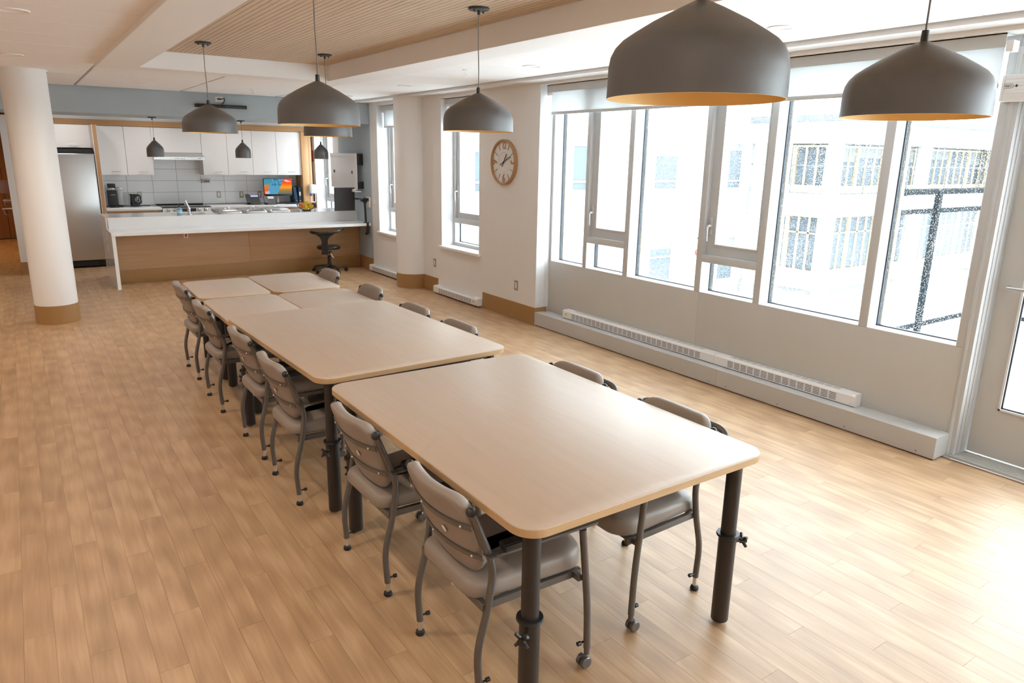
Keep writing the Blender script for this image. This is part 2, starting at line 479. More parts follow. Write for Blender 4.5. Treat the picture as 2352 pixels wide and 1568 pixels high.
# ---- floor with planks
fl = obj('floor', MB().box(-4.6, 5.0, -3.6, 20.0, -.06, -.003), paint('floor_joint', (.16, .085, .04), .8), kind=STR, label='wood-look plank vinyl floor')
def build_planks():
    gap = .0004
    cells = []
    for row in range(math.floor(-4.6 / PLW), math.ceil(5.0 / PLW)):
        off = ((row * .37) % 1.0) * PLL
        x0, x1 = row * PLW, (row + 1) * PLW
        k0 = math.floor((-3.6 - off) / PLL)
        for k in range(k0, int(24 / PLL) + 2):
            y0, y1 = off + k * PLL, off + (k + 1) * PLL
            if y1 < -3.6 or y0 > 20: continue
            cells.append((x0, x1, y0, y1))
    F = Vector((.5492, .7964, -.2532)); R = Vector((.8257, -.5638, .0176)); U = Vector((.1287, .2188, .9673)); C = Vector((0, 0, 1.848))
    def area(c):
        d = Vector(((c[0] + c[1]) / 2, (c[2] + c[3]) / 2, 0)) - C
        z = d.dot(F)
        if z < .3: return 0
        u, v = d.dot(R) / z, d.dot(U) / z
        if abs(u) > .76 or abs(v) > .52: return 0
        if c[0] < -4.55 or c[1] > 4.6 or c[3] > 19: return 0
        # mostly hidden under the tables and beyond the bench
        return 1 / (z ** 3)
    cells.sort(key=area, reverse=True)
    full = mesh_of('floor_plank', MB().box(gap, PLW - gap, gap, PLL - gap, -.002, 0), M_FLOOR, 0)
    for c in cells[:300]:
        obj('floor_plank', full, None, fl, loc=(c[0], c[2], 0))
    mb = MB()
    for c in cells[300:]:
        x0, x1 = max(c[0], -4.6) + gap, min(c[1], 5.0) - gap
        y0, y1 = max(c[2], -3.6) + gap, min(c[3], 20) - gap
        if x1 - x0 < .005 or y1 - y0 < .005: continue
        vs = [mb.v(p) for p in ((x0, y0, 0), (x1, y0, 0), (x1, y1, 0), (x0, y1, 0))]
        mb.face(vs)
        lo = [mb.v(p) for p in ((x0, y0, -.002), (x1, y0, -.002), (x1, y1, -.002), (x0, y1, -.002))]
        for i in range(4):
            j = (i + 1) % 4
            mb.face([vs[i], vs[j], lo[j], lo[i]])
    obj('distant_planks', mb, M_FLOOR, fl, 0, kind='stuff')
build_planks()

# ---- ceiling: backing, lay-in panels, slatted timber coffer
ceil = obj('ceiling', MB().box(-4.6, .90, -3.6, YB, 2.64, 2.7).box(3.02, 4.95, -3.6, YB, 2.64, 2.7)
           .box(.90, 3.02, 7.80, YB, 2.64, 2.7).box(.90, 3.02, -3.6, 7.8, 2.76, 2.8).box(-4.6, 5, YB, 20, 2.64, 2.7), M_GAPGREY, kind=STR,
           label='white panel ceiling with a recessed timber slat coffer')
def build_ceiling():
    gx = [-4.115 - .5, -2.895, -1.675, -.455, .765, 1.985, 3.235, 4.36]
    g = .0045
    k0 = -14
    ys = [5.0 + .609 * k for k in range(-14, 10)]
    shared = {}
    for a, b in zip(gx, gx[1:]):
        for y0 in ys:
            y1 = y0 + .609
            if a > .7 and b < 3.3 and y0 < 7.9:
                if y1 <= 7.97: continue
                y0c = 7.97
            else: y0c = y0
            lim = 10.97 - .05 * b
            if y0c > lim: continue
            y1c = min(y1, lim)
            if y1c - y0c < .05: continue
            gg = .010 if b - a > .5 else g
            dx, dy = round(b - a, 3), round(y1c - y0c, 3)
            if (dx, dy) not in shared:
                shared[(dx, dy)] = mesh_of('ceiling_panel', MB().box(.014, dx - .014, g, dy - g, 0, .028), M_CEIL, 0)
            obj('ceiling_panel', shared[(dx, dy)], None, ceil, loc=(a, y0c, ZC))
    # dropped plaster frame round the coffer
    s = MB()
    X0, X1, X2, X3 = .744, 1.075, 2.862, 3.172
    zb = 2.575
    s.box(X0, X1, -3.6, 7.97, zb, 2.76, .002, 1).box(X2, X3, -3.6, 7.97, zb, 2.76, .002, 1).box(X1, X2, 7.66, 7.97, zb, 2.76)
    obj('trim_1', s, M_SOFFIT, kind=STR, ang=0, label='dropped plaster frame around the timber ceiling')
    # slats
    n = 42; pit = (X2 - X1) / n
    cuts = [-3.6, -1.2, .9, 3.2, 5.4, 7.655]
    sh = {}
    for i in range(n):
        p = (i // 6) % 3
        cs = [-3.6] + [c + (-.55, 0, .6)[p] for c in cuts[1:-1]] + [7.655]
        for a, b in zip(cs, cs[1:]):
            L = round(b - a, 3)
            if L not in sh:
                sh[L] = mesh_of('ceiling_slat', MB().box(.0025, pit - .0025, .0015, L - .0015, 0, .014), M_SLAT, 0)
            obj('ceiling_slat', sh[L], None, ceil, loc=(X1 + i * pit, a, 2.73))
    obj('slat_backing', MB().box(X1, X2, -3.6, 7.66, 2.748, 2.758), M_DARKGAP, ceil, 0)
    # linear strip along the window wall
    obj('trim_2', MB().box(4.375, 4.95, -3.6, 10.735, 2.592, 2.64).box(4.375, 4.40, -3.6, 10.735, 2.58, 2.592), M_WHITE, kind=STR, ang=0,
        label='white linear ceiling strip above the windows')
build_ceiling()

# ---- window-side wall: white piers, with openings
def wall_right():
    mb = MB()
    wins = [(7.485, 8.44), (9.50, 10.455)]
    top, sill = 2.545, .655
    def seg(y0, y1, z0=0, z1=2.64): mb.box(XW, 4.96, y0, y1, z0, z1)
    seg(6.29, 7.485); seg(8.44, 9.50); seg(10.455, 10.715)
    for a, b in wins:
        seg(a, b, 0, sill); seg(a, b, top, 2.64)
    # header above the long glazing
    mb.box(XW, 4.96, -3.6, 6.29, 2.565, 2.64)
    o = obj('wall_right', mb, M_WALL, kind=STR, ang=0, label='white window-side wall')
    mb = MB()
    mb.box(XW, 4.96, 10.715, 12.07, 0, 2.64)
    obj('wall_right_blue', mb, M_BLUE, kind=STR, ang=0, label='blue painted wall beside the kitchen island')
    mb = MB()
    mb.box(XW, 4.96, 12.07, 12.34, 0, 2.64).box(XW, 4.96, 13.28, 14.0, 0, 2.64).box(XW, 4.96, 12.34, 13.28, 0, .655).box(XW, 4.96, 12.34, 13.28, 2.3, 2.64)
    obj('wall_right_kitchen', mb, M_WALL, kind=STR, ang=0, label='white wall around the kitchen window')
wall_right()
obj('wall_left', MB().box(-4.75, -4.6, -3.6, 20, 0, 2.7), M_WALL, kind=STR, ang=0, label='left wall')
obj('wall_near', MB().box(-4.6, 5.1, -3.75, -3.6, 0, 2.7), M_WALL, kind=STR, ang=0, label='wall behind the viewer')
# blue bulkhead over the island and white one over the wall cabinets
obj('wall_bulkhead', MB().prism([(-4.6, 11.2), (XW, 10.738), (XW, 11.98), (-4.6, 11.98)], 'z', 2.285, 2.64), M_BLUE, kind=STR, ang=0, label='blue dropped bulkhead above the kitchen island')
obj('wall_bulkhead_kitchen', MB().box(.24, XW, 13.36, 13.70, 2.285, 2.64), M_WHITE, kind=STR, ang=0, label='white bulkhead above the wall cabinets')

# ---- kitchen back wall with tiles
wk = obj('wall_back', MB().box(.24, 4.96, YB, 13.85, 0, 2.64), M_GROUT, kind=STR, ang=0, label='kitchen back wall with large white tiles')
def tiles():
    cols = [1.145, 1.537, 1.927, 2.317, 2.707, 3.097, 3.487, 3.877, 4.267, 4.40]
    rows = [.925, 1.135, 1.33, 1.525, 1.72]
    sh = {}
    for i, (a, b) in enumerate(zip(cols, cols[1:])):
        for j, (c, d) in enumerate(zip(rows, rows[1:])):
            if j > 2 and not (1.9 < a < 2.7): continue
            key = (round(b - a, 3), round(d - c, 3))
            if key not in sh:
                sh[key] = mesh_of('tile', MB().box(.002, key[0] - .002, -.008, 0, .002, key[1] - .002, .0012, 1), M_TILE, 20)
            obj('tile', sh[key], None, wk, loc=(a, YB, c))
tiles()
# ---- stub wall left of the fridge and the corridor beyond
obj('wall_stub', MB().box(-.09, .25, 12.75, 13.85, 0, 2.285), M_WALL, kind=STR, ang=0, label='white wall end beside the fridge')
obj('baseboard_stub', MB().box(-.096, .25, 12.744, 12.75, 0, .19).box(-.096, -.09, 12.75, 13.85, 0, .19), M_BASE, kind=STR, ang=0, label='brown vinyl baseboard on the wall end')
wc = obj('wall_corridor', MB().box(-4.6, .9, 18.0, 18.15, 0, 2.7), M_GROUT, kind=STR, ang=0, label='brown panelled wall at the end of the corridor')
for k in range(5):
    obj('wood_panel', MB().box(-1.9 + .56 * k, -1.9 + .56 * k + .552, 17.975, 18.0, .02, 2.6, .002, 1), M_BROWNWALL, wc, 20)
obj('wall_corridor_side', MB().box(.9, 1.05, 13.85, 18.15, 0, 2.7), M_BROWNWALL, kind=STR, ang=0, label='brown side wall of the corridor')

# ---- baseboards
def baseboards():
    h, t = .20, .008
    mb = MB()
    for a, b in ((6.29, 7.385), (8.54, 8.985), (10.72, 11.27)):
        mb.box(XW - t, XW, a, b, 0, h, .002, 1)
    mb.box(XW - t, 4.80, 6.282, 6.29, .15, h)
    obj('baseboard_right', mb, M_BASE, kind=STR, label='brown vinyl baseboard along the window-side wall')
baseboards()

# ---- round columns
def column(name, x, y, r, label):
    t = thing(name, label, None, (x, y, 0), kind=STR)
    obj('shaft', MB().lathe([(r, .2), (r, 2.64)], n=64), M_WHITE, t, 60)
    obj('base_wrap', MB().lathe([(r + .006, 0), (r + .006, .2), (r, .2)], n=64), M_BASE, t, 60)
    obj('top_collar', MB().lathe([(r + .012, 2.595), (r + .012, 2.611), (r, 2.595)], n=64), M_WHITE, t, 60)
column('column_1', .20, 9.11, .205, 'free-standing round white column with brown base near the fridge')
column('column_2', 4.60, 9.20, .245, 'round white column built into the window-side wall')

# ================================================================== WINDOWS
def handle_window(root, x, y, z):
    h = part(root, 'handle', MB().box(x - .012, x, y - .016, y + .016, z - .075, z + .075, .004), M_ALU)
    part(root, 'lever', MB().cyl((x - .012, y, z), (x - .05, y, z), .011, n=12).tube(fillet([(x - .045, y, z), (x - .055, y, z - .02), (x - .05, y, z - .13)], .01), .009, 8), M_ALU, h)
    # keep sub-part under the handle
    return h
def window_narrow(n, y0, y1, z0, z1, label, blind=True):
    t = thing('window_%d' % n, label, None, (XW, (y0 + y1) / 2, z0), kind=STR)
    x = 4.82
    # white lining
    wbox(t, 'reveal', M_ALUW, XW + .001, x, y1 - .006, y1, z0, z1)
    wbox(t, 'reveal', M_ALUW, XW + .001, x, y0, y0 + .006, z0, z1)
    wbox(t, 'window_sill', M_WHITE, XW - .035, x, y0 - .035, y1 + .035, z0 - .03, z0 + .004, .004)
    f = MB(); w = .05
    f.box(x, 4.95, y0, y0 + w, z0, z1).box(x, 4.95, y1 - w, y1, z0, z1).box(x, 4.95, y0 + w, y1 - w, z1 - w, z1).box(x, 4.95, y0 + w, y1 - w, z0, z0 + .045)
    part(t, 'window_frame', f, M_ALU, ang=0)
    zt0, zt1 = .965, 1.03
    wbox(t, 'transom', M_ALU, x, 4.95, y0 + w, y1 - w, zt0, zt1)
    s = MB(); sw = .075; a, b, c, d = y0 + w, y1 - w, zt1, z1 - w
    s.box(x + .03, 4.94, a, a + sw, c, d).box(x + .03, 4.94, b - sw, b, c, d).box(x + .03, 4.94, a + sw, b - sw, c, c + sw).box(x + .03, 4.94, a + sw, b - sw, d - sw, d)
    sa = part(t, 'sash', s, M_ALU, ang=0)
    g = MB(); g.box(x + .028, x + .034, b - sw + .002, b - sw + .008, c + sw, d - sw)
    part(t, 'pane', MB().box(4.90, 4.906, a + sw, b - sw, c + sw, d - sw), M_GLASS, sa, 0)
    part(t, 'pane', MB().box(4.90, 4.906, y0 + w, y1 - w, z0 + .045, zt0), M_GLASS, None, 0)
    part(t, 'gasket', MB().box(4.895, 4.91, y1 - w - .012, y1 - w, z0 + .045, zt0).box(4.895, 4.91, y0 + w, y1 - w, z0 + .045, z0 + .053), M_GASKET, None, 0)
    handle_window(t, x + .03, y1 - w - sw / 2, 1.38)
    return t
window_narrow(3, 7.485, 8.44, .66, 2.545, 'narrow aluminium window beside the wall clock')
window_narrow(2, 9.50, 10.455, .66, 2.545, 'narrow aluminium window behind the built-in column')
window_narrow(1, 12.34, 13.28, .66, 2.30, 'narrow aluminium window at the end of the kitchen counter')

def main_window():
    t = thing('window_4', 'long aluminium window wall with six lights above the metal bench', None, (XP, 4.1, 0), kind=STR)
    Z0, Z1 = .723, 2.52
    ops = [(5.708, 6.251), (5.095, 5.657), (4.176, 5.035), (3.556, 4.118), (2.652, 3.50), (1.997, 2.593)]
    # vertical members, each its own mullion
    edges = [(6.251, 6.29)] + [(ops[i + 1][1], ops[i][0]) for i in range(5)] + [(1.945, 1.997)]
    for a, b in edges:
        wbox(t, 'mullion', M_ALU, XP, 4.96, a, b, Z0, Z1, .0015)
    wbox(t, 'head_rail', M_ALU, XP, 4.96, 1.945, 6.29, Z1, 2.565)
    # panels under the sill
    for a, b in ((4.119, 6.29), (1.945, 4.117)):
        wbox(t, 'sill_panel', M_PANEL, XP, 4.96, a, b, .0, Z0 - .001, .0008)
    xg = 4.945
    for i, (a, b) in enumerate(ops):
        rain = M_RAIN if i >= 2 else M_GLASS
        low_top = Z1
        if i in (1, 3):
            zt0, zt1 = .99, 1.052
            wbox(t, 'transom', M_ALU, XP, 4.96, a, b, zt0, zt1, .001)
            low_top = zt0
            xs = XP + .045; sw = .095; c, d = zt1, Z1
            s = MB()
            s.box(xs, 4.95, a, a + sw * .45, c, d).box(xs, 4.95, b - sw, b, c, d).box(xs, 4.95, a + sw * .45, b - sw, c, c + sw).box(xs, 4.95, a + sw * .45, b - sw, d - sw, d)
            sa = part(t, 'sash', s, M_ALU, ang=0)
            ga, gb, gc, gd = a + sw * .45, b - sw, c + sw, d - sw
            part(t, 'glazing_bead', MB().box(xs - .006, xs, ga - .012, ga, gc - .012, gd).box(xs - .006, xs, gb, gb + .012, gc - .012, gd).box(xs - .006, xs, ga, gb, gc - .012, gc), M_ALU, sa, 0)
            part(t, 'pane', MB().box(xg, xg + .006, ga, gb, gc, gd), rain, sa, 0)
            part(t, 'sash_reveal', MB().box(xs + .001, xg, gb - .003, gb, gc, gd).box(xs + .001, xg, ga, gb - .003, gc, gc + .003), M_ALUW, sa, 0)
            handle_window(t, xs, b - sw * .42, 1.30)
        part(t, 'reveal', MB().box(XP + .002, 4.955, b - .004, b + .0005, Z0, low_top).box(XP + .002, 4.955, a - .0005, a + .004, Z0, low_top).box(XP + .002, 4.955, a, b, Z0 - .0005, Z0 + .004), M_ALUW, None, 0)  # inner frame faces, their daylight brightness carried by the lighter colour
        part(t, 'gasket', MB().box(xg - .012, xg + .012, b - .014, b - .004, Z0, low_top).box(xg - .012, xg + .012, a, b, Z0 + .004, Z0 + .012), M_GASKET, None, 0)
        part(t, 'outer_trim', MB().box(xg + .02, xg + .06, b - .022, b - .004, Z0, low_top), M_EXTWOOD, None, 0)
        part(t, 'pane', MB().box(xg, xg + .006, a + .004, b - .014, Z0 + .01, low_top), rain, None, 0)
    return t
main_window()
# frame corner post at the far end of the recess
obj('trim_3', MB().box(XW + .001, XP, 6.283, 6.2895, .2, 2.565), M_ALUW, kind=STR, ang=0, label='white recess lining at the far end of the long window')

# bench box under the window
def bench():
    t = thing('trim_4', 'grey metal bench box running under the long window', None, (4.72, 4.1, 0), kind=STR)
    part(t, 'bench_top', MB().box(XW, XP + .001, 1.937, 6.288, .146, .152, .0015, 1), M_BENCH)
    for a, b in ((1.937, 3.70), (3.702, 6.288)):
        part(t, 'front_panel', MB().box(XW, XW + .004, a, b, .008, .146), M_BENCH)
    part(t, 'end_panel', MB().box(XW + .004, XP, 1.937, 1.941, .008, .146), M_BENCH)
    part(t, 'plinth', MB().box(XW + .012, XP, 1.945, 6.28, 0, .008), M_DARKGAP, None, 0)
    for y in (6.15, 5.5, 4.85, 4.2, 3.78, 3.6, 3.1, 2.55, 2.05):
        part(t, 'screw', MB().cyl((XW - .001, y, .03), (XW + .002, y, .03), .004, n=8), M_GASKET)
bench()

# further glazing past the door, out of the photograph, that lets the daylight in on this side
def near_glazing():
    t = thing('window_5', 'aluminium window wall continuing past the glass door', None, (XP, -1.4, 0), kind=STR)
    part(t, 'sill_panel', MB().box(XP, 4.96, -3.6, .82, 0, .3), M_PANEL, None, 0)
    part(t, 'head_rail', MB().box(XP, 4.96, -3.6, .82, 2.5, 2.565), M_ALU, None, 0)
    for y in (-3.6, -2.5, -1.4, -.3, .76):
        part(t, 'mullion', MB().box(XP, 4.96, y, y + .06, .3, 2.5), M_ALU, None, 0)
    for y in (-3.54, -2.44, -1.34, -.24):
        part(t, 'pane', MB().box(4.94, 4.946, y, y + 1.04, .3, 2.5), M_GLASS, None, 0)
near_glazing()

# ---- glass door with its frame, closer box and threshold
def door():
    t = thing('door_1', 'aluminium glass door beside the long window', None, (4.97, 1.4, 0), kind=STR)
    f = MB()
    for x0, x1, y0, y1 in ((XP - .0, 4.86, 1.90, 1.945), (4.86, 4.90, 1.895, 1.935), (4.90, 5.02, 1.89, 1.93)):
        f.box(x0, x1, y0, y1, .012, 2.565, .003)
    f.cyl((XP + .004, 1.938, .012), (XP + .004, 1.938, 2.5), .014, n=12)
    part(t, 'door_frame', f, M_ALU)
    f = MB().box(XP, 5.02, .82, .87, .012, 2.565, .003)
    part(t, 'door_frame', f, M_ALU)
    part(t, 'transom_bar', MB().box(XP, 5.02, .87, 1.895, 2.22, 2.29, .002), M_ALU)
    part(t, 'transom_pane', MB().box(4.985, 4.99, .87, 1.895, 2.29, 2.54), M_GLASS, None, 0)
    x0, x1 = 4.965, 5.01; a, b = .875, 1.885
    lf = MB()
    st = .135
    lf.box(x0, x1, b - st, b, .02, 2.215).box(x0, x1, a, a + st, .02, 2.215).box(x0, x1, a + st, b - st, .02, .34).box(x0, x1, a + st, b - st, 2.08, 2.215)
    leaf = part(t, 'door_leaf', lf, M_PANEL, ang=0)
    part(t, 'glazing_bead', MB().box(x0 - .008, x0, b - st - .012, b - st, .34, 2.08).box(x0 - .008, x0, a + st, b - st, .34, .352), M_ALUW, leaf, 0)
    part(t, 'gasket', MB().box(x0 + .002, x0 + .01, b - st - .022, b - st - .012, .352, 2.08).box(x0 + .002, x0 + .01, a + st, b - st - .012, .352, .362), M_GASKET, leaf, 0)
    part(t, 'pane', MB().box(4.985, 4.991, a + st, b - st, .34, 2.08), M_GLASS, leaf, 0)
    part(t, 'pull_bar', MB().tube(fillet([(x0, b - .06, 1.12), (x0 - .05, b - .06, 1.12), (x0 - .05, a + .06, 1.12), (x0, a + .06, 1.12)], .03), .012, 10), M_STEEL, leaf)
    part(t, 'threshold', MB().box(4.75, 5.02, .80, 1.935, .001, .012, .002, 1), M_STEEL)
    for k in range(7):
        part(t, 'threshold_ridge', MB().box(4.79 + .026 * k, 4.799 + .026 * k, .80, 1.93, .012, .0155), M_BENCH)
    c = thing('door_operator', 'white ribbed automatic door operator box above the glass door', 'door operator', (4.84, 1.4, 2.2))
    part(c, 'housing', MB().box(4.755, XP, .86, 1.985, 2.20, 2.345, .004), M_HEAT)
    for k in range(6):
        part(c, 'rib', MB().box(4.7535, 4.756, .865, 1.98, 2.225 + .019 * k, 2.2275 + .019 * k), M_OUTLET, None, 0)
    # maker's tag
    me = text_mesh('lettering', 'NABCO', .0115, M_INK, .0004, .95)
    o = obj('lettering', me, None, c); o.rotation_euler = (PI / 2, 0, -PI / 2); o.location = Vector((4.7528, 1.9455, 2.283)) - c.location
    tg = MB(); P = [(1.968, 2.272), (1.926, 2.272), (1.917, 2.283), (1.926, 2.294), (1.968, 2.294)]
    P = P + [P[0]]
    tg.tube([(4.7525, y, z) for y, z in P], .0009, 6)
    part(c, 'tag_outline', tg, M_INK)
    lf = []
    pts = [(0, 1), (.22, .55), (.45, .7), (.38, .3), (.85, .45), (.75, .05), (.95, -.1), (.4, -.5), (.45, -.62), (.08, -.55), (.08, -1)]
    full = pts + [(-a_, b_) for a_, b_ in pts[::-1] if a_ > 0]
    part(c, 'leaf_mark', MB().prism([(1.904 - p[0] * .0075, 2.283 + p[1] * .0095) for p in full], 'x', 4.7522, 4.7535), M_INK, None, 0)
door()

# ---- roller blinds
def chain(root, x, y, z0, z1, n=None):
    mb = MB()
    z = z0
    step = .012
    k = int((z1 - z0) / step)
    for i in range(k):
        zz = z0 + (i + .5) * step
        mb.rings([[(x + .0026 * math.cos(a), y + .0026 * math.sin(a), zz + dz) for a in (0, 2.1, 4.2)] for dz in (-.0035, .0035)])
    o = part(root, 'bead_chain', mb, M_CHROME if False else M_VALGREY, ang=60)
    o['kind'] = 'stuff'
def blind(label, y0, y1, zt, zb, x, ch=None, steps=None):
    t = thing('roller_blind', label, 'blind', (x, (y0 + y1) / 2, zt))
    part(t, 'valance', MB().box(x - .05, x - .045, y0, y1, zt - .075, zt).box(x - .05, x + .05, y0, y1, zt - .006, zt), M_VALGREY, ang=0)
    part(t, 'fabric', MB().box(x, x + .0012, y0 + .02, y1 - .02, zb, zt - .006), M_BLIND, ang=0)
    part(t, 'bottom_bar', MB().box(x - .006, x + .008, y0 + .02, y1 - .02, zb - .028, zb, .003), M_VALGREY)
    if ch:
        for yc, zc in ch:
            chain(t, x - .02, yc, zc, zt - .08)
            part(t, 'clutch', MB().box(x - .044, x + .03, yc - .02, yc + .02, zt - .10, zt - .04, .004), M_OUTLET)
    return t
blind('wide white roller blind half raised over the long window', 1.975, 6.245, 2.5645, 2.30, 4.745, [(6.235, .25), (1.955, .78)])
blind('narrow white roller blind in the window beside the clock', 7.50, 8.425, 2.5445, 2.25, 4.745, [(8.41, .75)])
blind('narrow white roller blind in the window behind the column', 9.515, 10.44, 2.5445, 2.25, 4.745, [(10.425, .75)])

# ---- electric baseboard heaters
def heater(label, y0, y1, z0, xb, sticker=None, group=None):
    t = thing('baseboard_heater', label, 'heater', (xb - .04, (y0 + y1) / 2, z0), group=group)
    dep, h = .082, .092
    prof = [(xb, z0), (xb - dep + .012, z0), (xb - dep, z0 + .006), (xb - dep, z0 + h - .016), (xb - dep + .012, z0 + h), (xb, z0 + h)]
    part(t, 'casing', MB().prism(prof, 'y', y0, y1) if False else MB().rings([[(p[0], y, p[1]) for p in prof] for y in (y0, y1)]), M_HEAT, ang=30)
    n = int((y1 - y0 - .24) / .066)
    ys = (y0 + y1) / 2 - n * .066 / 2
    fs, ts = MB(), MB()
    for i in range(n):
        a = ys + i * .066 + .006; b = a + .054
        for j in range(5):
            z = z0 + .016 + j * .0115
            fs.box(xb - dep - .0006, xb - dep + .001, a, b, z, z + .0048)
        ts.box(xb - dep + .028, xb - .012, a, b, z0 + h - .001, z0 + h + .0006)
    o = part(t, 'front_slots', fs, M_SLOT, ang=0); o['kind'] = 'stuff'
    o = part(t, 'top_slots', ts, M_VALGREY, ang=0); o['kind'] = 'stuff'
    if sticker: part(t, 'warning_sticker', MB().box(xb - dep - .0012, xb - dep, sticker, sticker + .035, z0 + .034, z0 + .058), M_YELLOW, ang=0)
    for y in (y0 + .03, y1 - .03):
        part(t, 'screw', MB().cyl((xb - dep - .002, y, z0 + .02), (xb - dep, y, z0 + .02), .004, n=8), M_VALGREY)
heater('long white baseboard heater on the metal bench, farther from the glass door', 3.822, 5.90, .153, XP - .002, 5.83)
heater('white baseboard heater on the metal bench, closer to the glass door', 2.552, 3.819, .153, XP - .002)
heater('white baseboard heater on the floor below the window beside the clock', 7.39, 8.535, .022, XW - .001, 7.46)
heater('white baseboard heater on the floor between the column and kitchen island', 9.55, 10.715, .022, XW - .001)

# ================================================================== TABLES
def star_knob(c, d):
    """four-lobed clamp knob on a short stem, pointing along d (unit, horizontal)"""
    c = Vector(c); d = Vector(d); s = Vector((-d.y, d.x, 0)); u = Vector((0, 0, 1))
    mb = MB()
    mb.cyl(c, c + d * .03, .006, n=8)
    mb.cyl(c + d * .025, c + d * .05, .011, .013, n=10)
    for k in range(4):
        a = PI / 4 + k * PI / 2
        q = s * math.cos(a) + u * math.sin(a)
        mb.tube([c + d * .036 + q * .006, c + d * .042 + q * .030], .0075, 6, r1=.006)
    return mb
def make_table(name, label, wx, wy, rad, top, loc, rotz, group, ins=.085, kdirs=None, low=.40, insy=None):
    t = thing(name, label, 'table', (loc[0], loc[1], 0), rotz, group)
    th = .030
    obj('tabletop', MB().rslab(0, 0, wx, wy, rad, top - th, top, .0025, 10), M_TABLE, t, 40)
    e = MB()
    def ring(g, z):
        o = []; n = 10
        for q, (sx, sy) in enumerate(((1, 1), (-1, 1), (-1, -1), (1, -1))):
            for k in range(n + 1):
                a = q * PI / 2 + (PI / 2) * k / n
                o.append((sx * (wx / 2 - rad) + (rad + g) * math.cos(a), sy * (wy / 2 - rad) + (rad + g) * math.sin(a), z))
        return o
    e.rings([ring(-.002, top - th - .0004), ring(.0012, top - th + .002), ring(.0012, top - .003), ring(-.001, top - .0022)], False, False)
    obj('edge_band', e, M_TEDGE, t, 40)
    fr = MB(); a, b = wx / 2 - ins, wy / 2 - (insy or ins)
    for y in (-b, b): fr.box(-a, a, y - .015, y + .015, top - th - .032, top - th - .001)
    for x in (-a, a): fr.box(x - .015, x + .015, -b, b, top - th - .032, top - th - .001)
    obj('under_frame', fr, M_LEG, t, 0)
    for i, (sx, sy) in enumerate(((1, 1), (1, -1), (-1, 1), (-1, -1))):
        x, y = sx * a, sy * b
        zt = top - th - .002
        l = obj('leg', MB().lathe([(.0, .014), (.033, .014), (.035, .018), (.035, low), (.031, low)], (x, y, 0), 24), M_LEG, t)
        obj('inner_tube', MB().lathe([(.030, low - .02), (.030, zt)], (x, y, 0), 24), M_LEG, l)
        obj('collar', MB().lathe([(.031, low - .004), (.044, low - .004), (.046, low), (.044, low + .008), (.031, low + .008)], (x, y, 0), 24), M_BLACK, l)
        obj('mounting_plate', MB().box(x - .05, x + .05, y - .05, y + .05, zt - .006, zt), M_LEG, l, 0)
        obj('glide', MB().lathe([(.0, .0), (.016, .0), (.018, .006), (.008, .014)], (x, y, 0), 14), M_CHROME, l)
        d = (kdirs or {}).get(i, (sx * .6, -.8))
        dn = Vector((d[0], d[1], 0)).normalized()
        obj('clamp_knob', star_knob(Vector((x, y, low - .035)) + dn * .033, dn), M_BLACK, l)
        for k in range(3):
            c = Vector((x, y, low + .05 + .038 * k)); q = Vector((-.5, -.86, 0))
            obj('pin_hole', MB().cyl(c + q * .027, c + q * .0305, .0045, n=8), M_INK, l)
    return t
G = 'height-adjustable dining tables in the long row'
make_table('dining_table', 'large rectangular wood-laminate table nearest the glass door', 1.146, 1.655, .085, .765, (1.683, 2.345), 0, G, kdirs={1: (1, -.35), 3: (-.8, -.55)})
make_table('dining_table', 'large rectangular wood-laminate table in the middle of the row', 1.15, 1.66, .085, .768, (1.648, 4.100), math.radians(1.9), G, kdirs={3: (-.75, -.6)})
G2 = 'small tables at the kitchen end of the row'
make_table('dining_table', 'small wood-laminate table touching the middle table, on the room side', .565, .93, .09, .712, (1.365, 5.405), 0, G2, .16, insy=.11)
make_table('dining_table', 'small wood-laminate table touching the middle table, on the window side', .595, .93, .09, .712, (1.955, 5.378), math.radians(.8), G2, .16, insy=.075)
make_table('dining_table', 'small wood-laminate end table by the kitchen, on the room side', .565, .88, .095, .712, (1.372, 6.345), math.radians(-1), G2, .16, insy=.075)
make_table('dining_table', 'small wood-laminate end table by the kitchen, on the window side', .585, .93, .095, .712, (1.962, 6.365), 0, G2, .16, insy=.075)

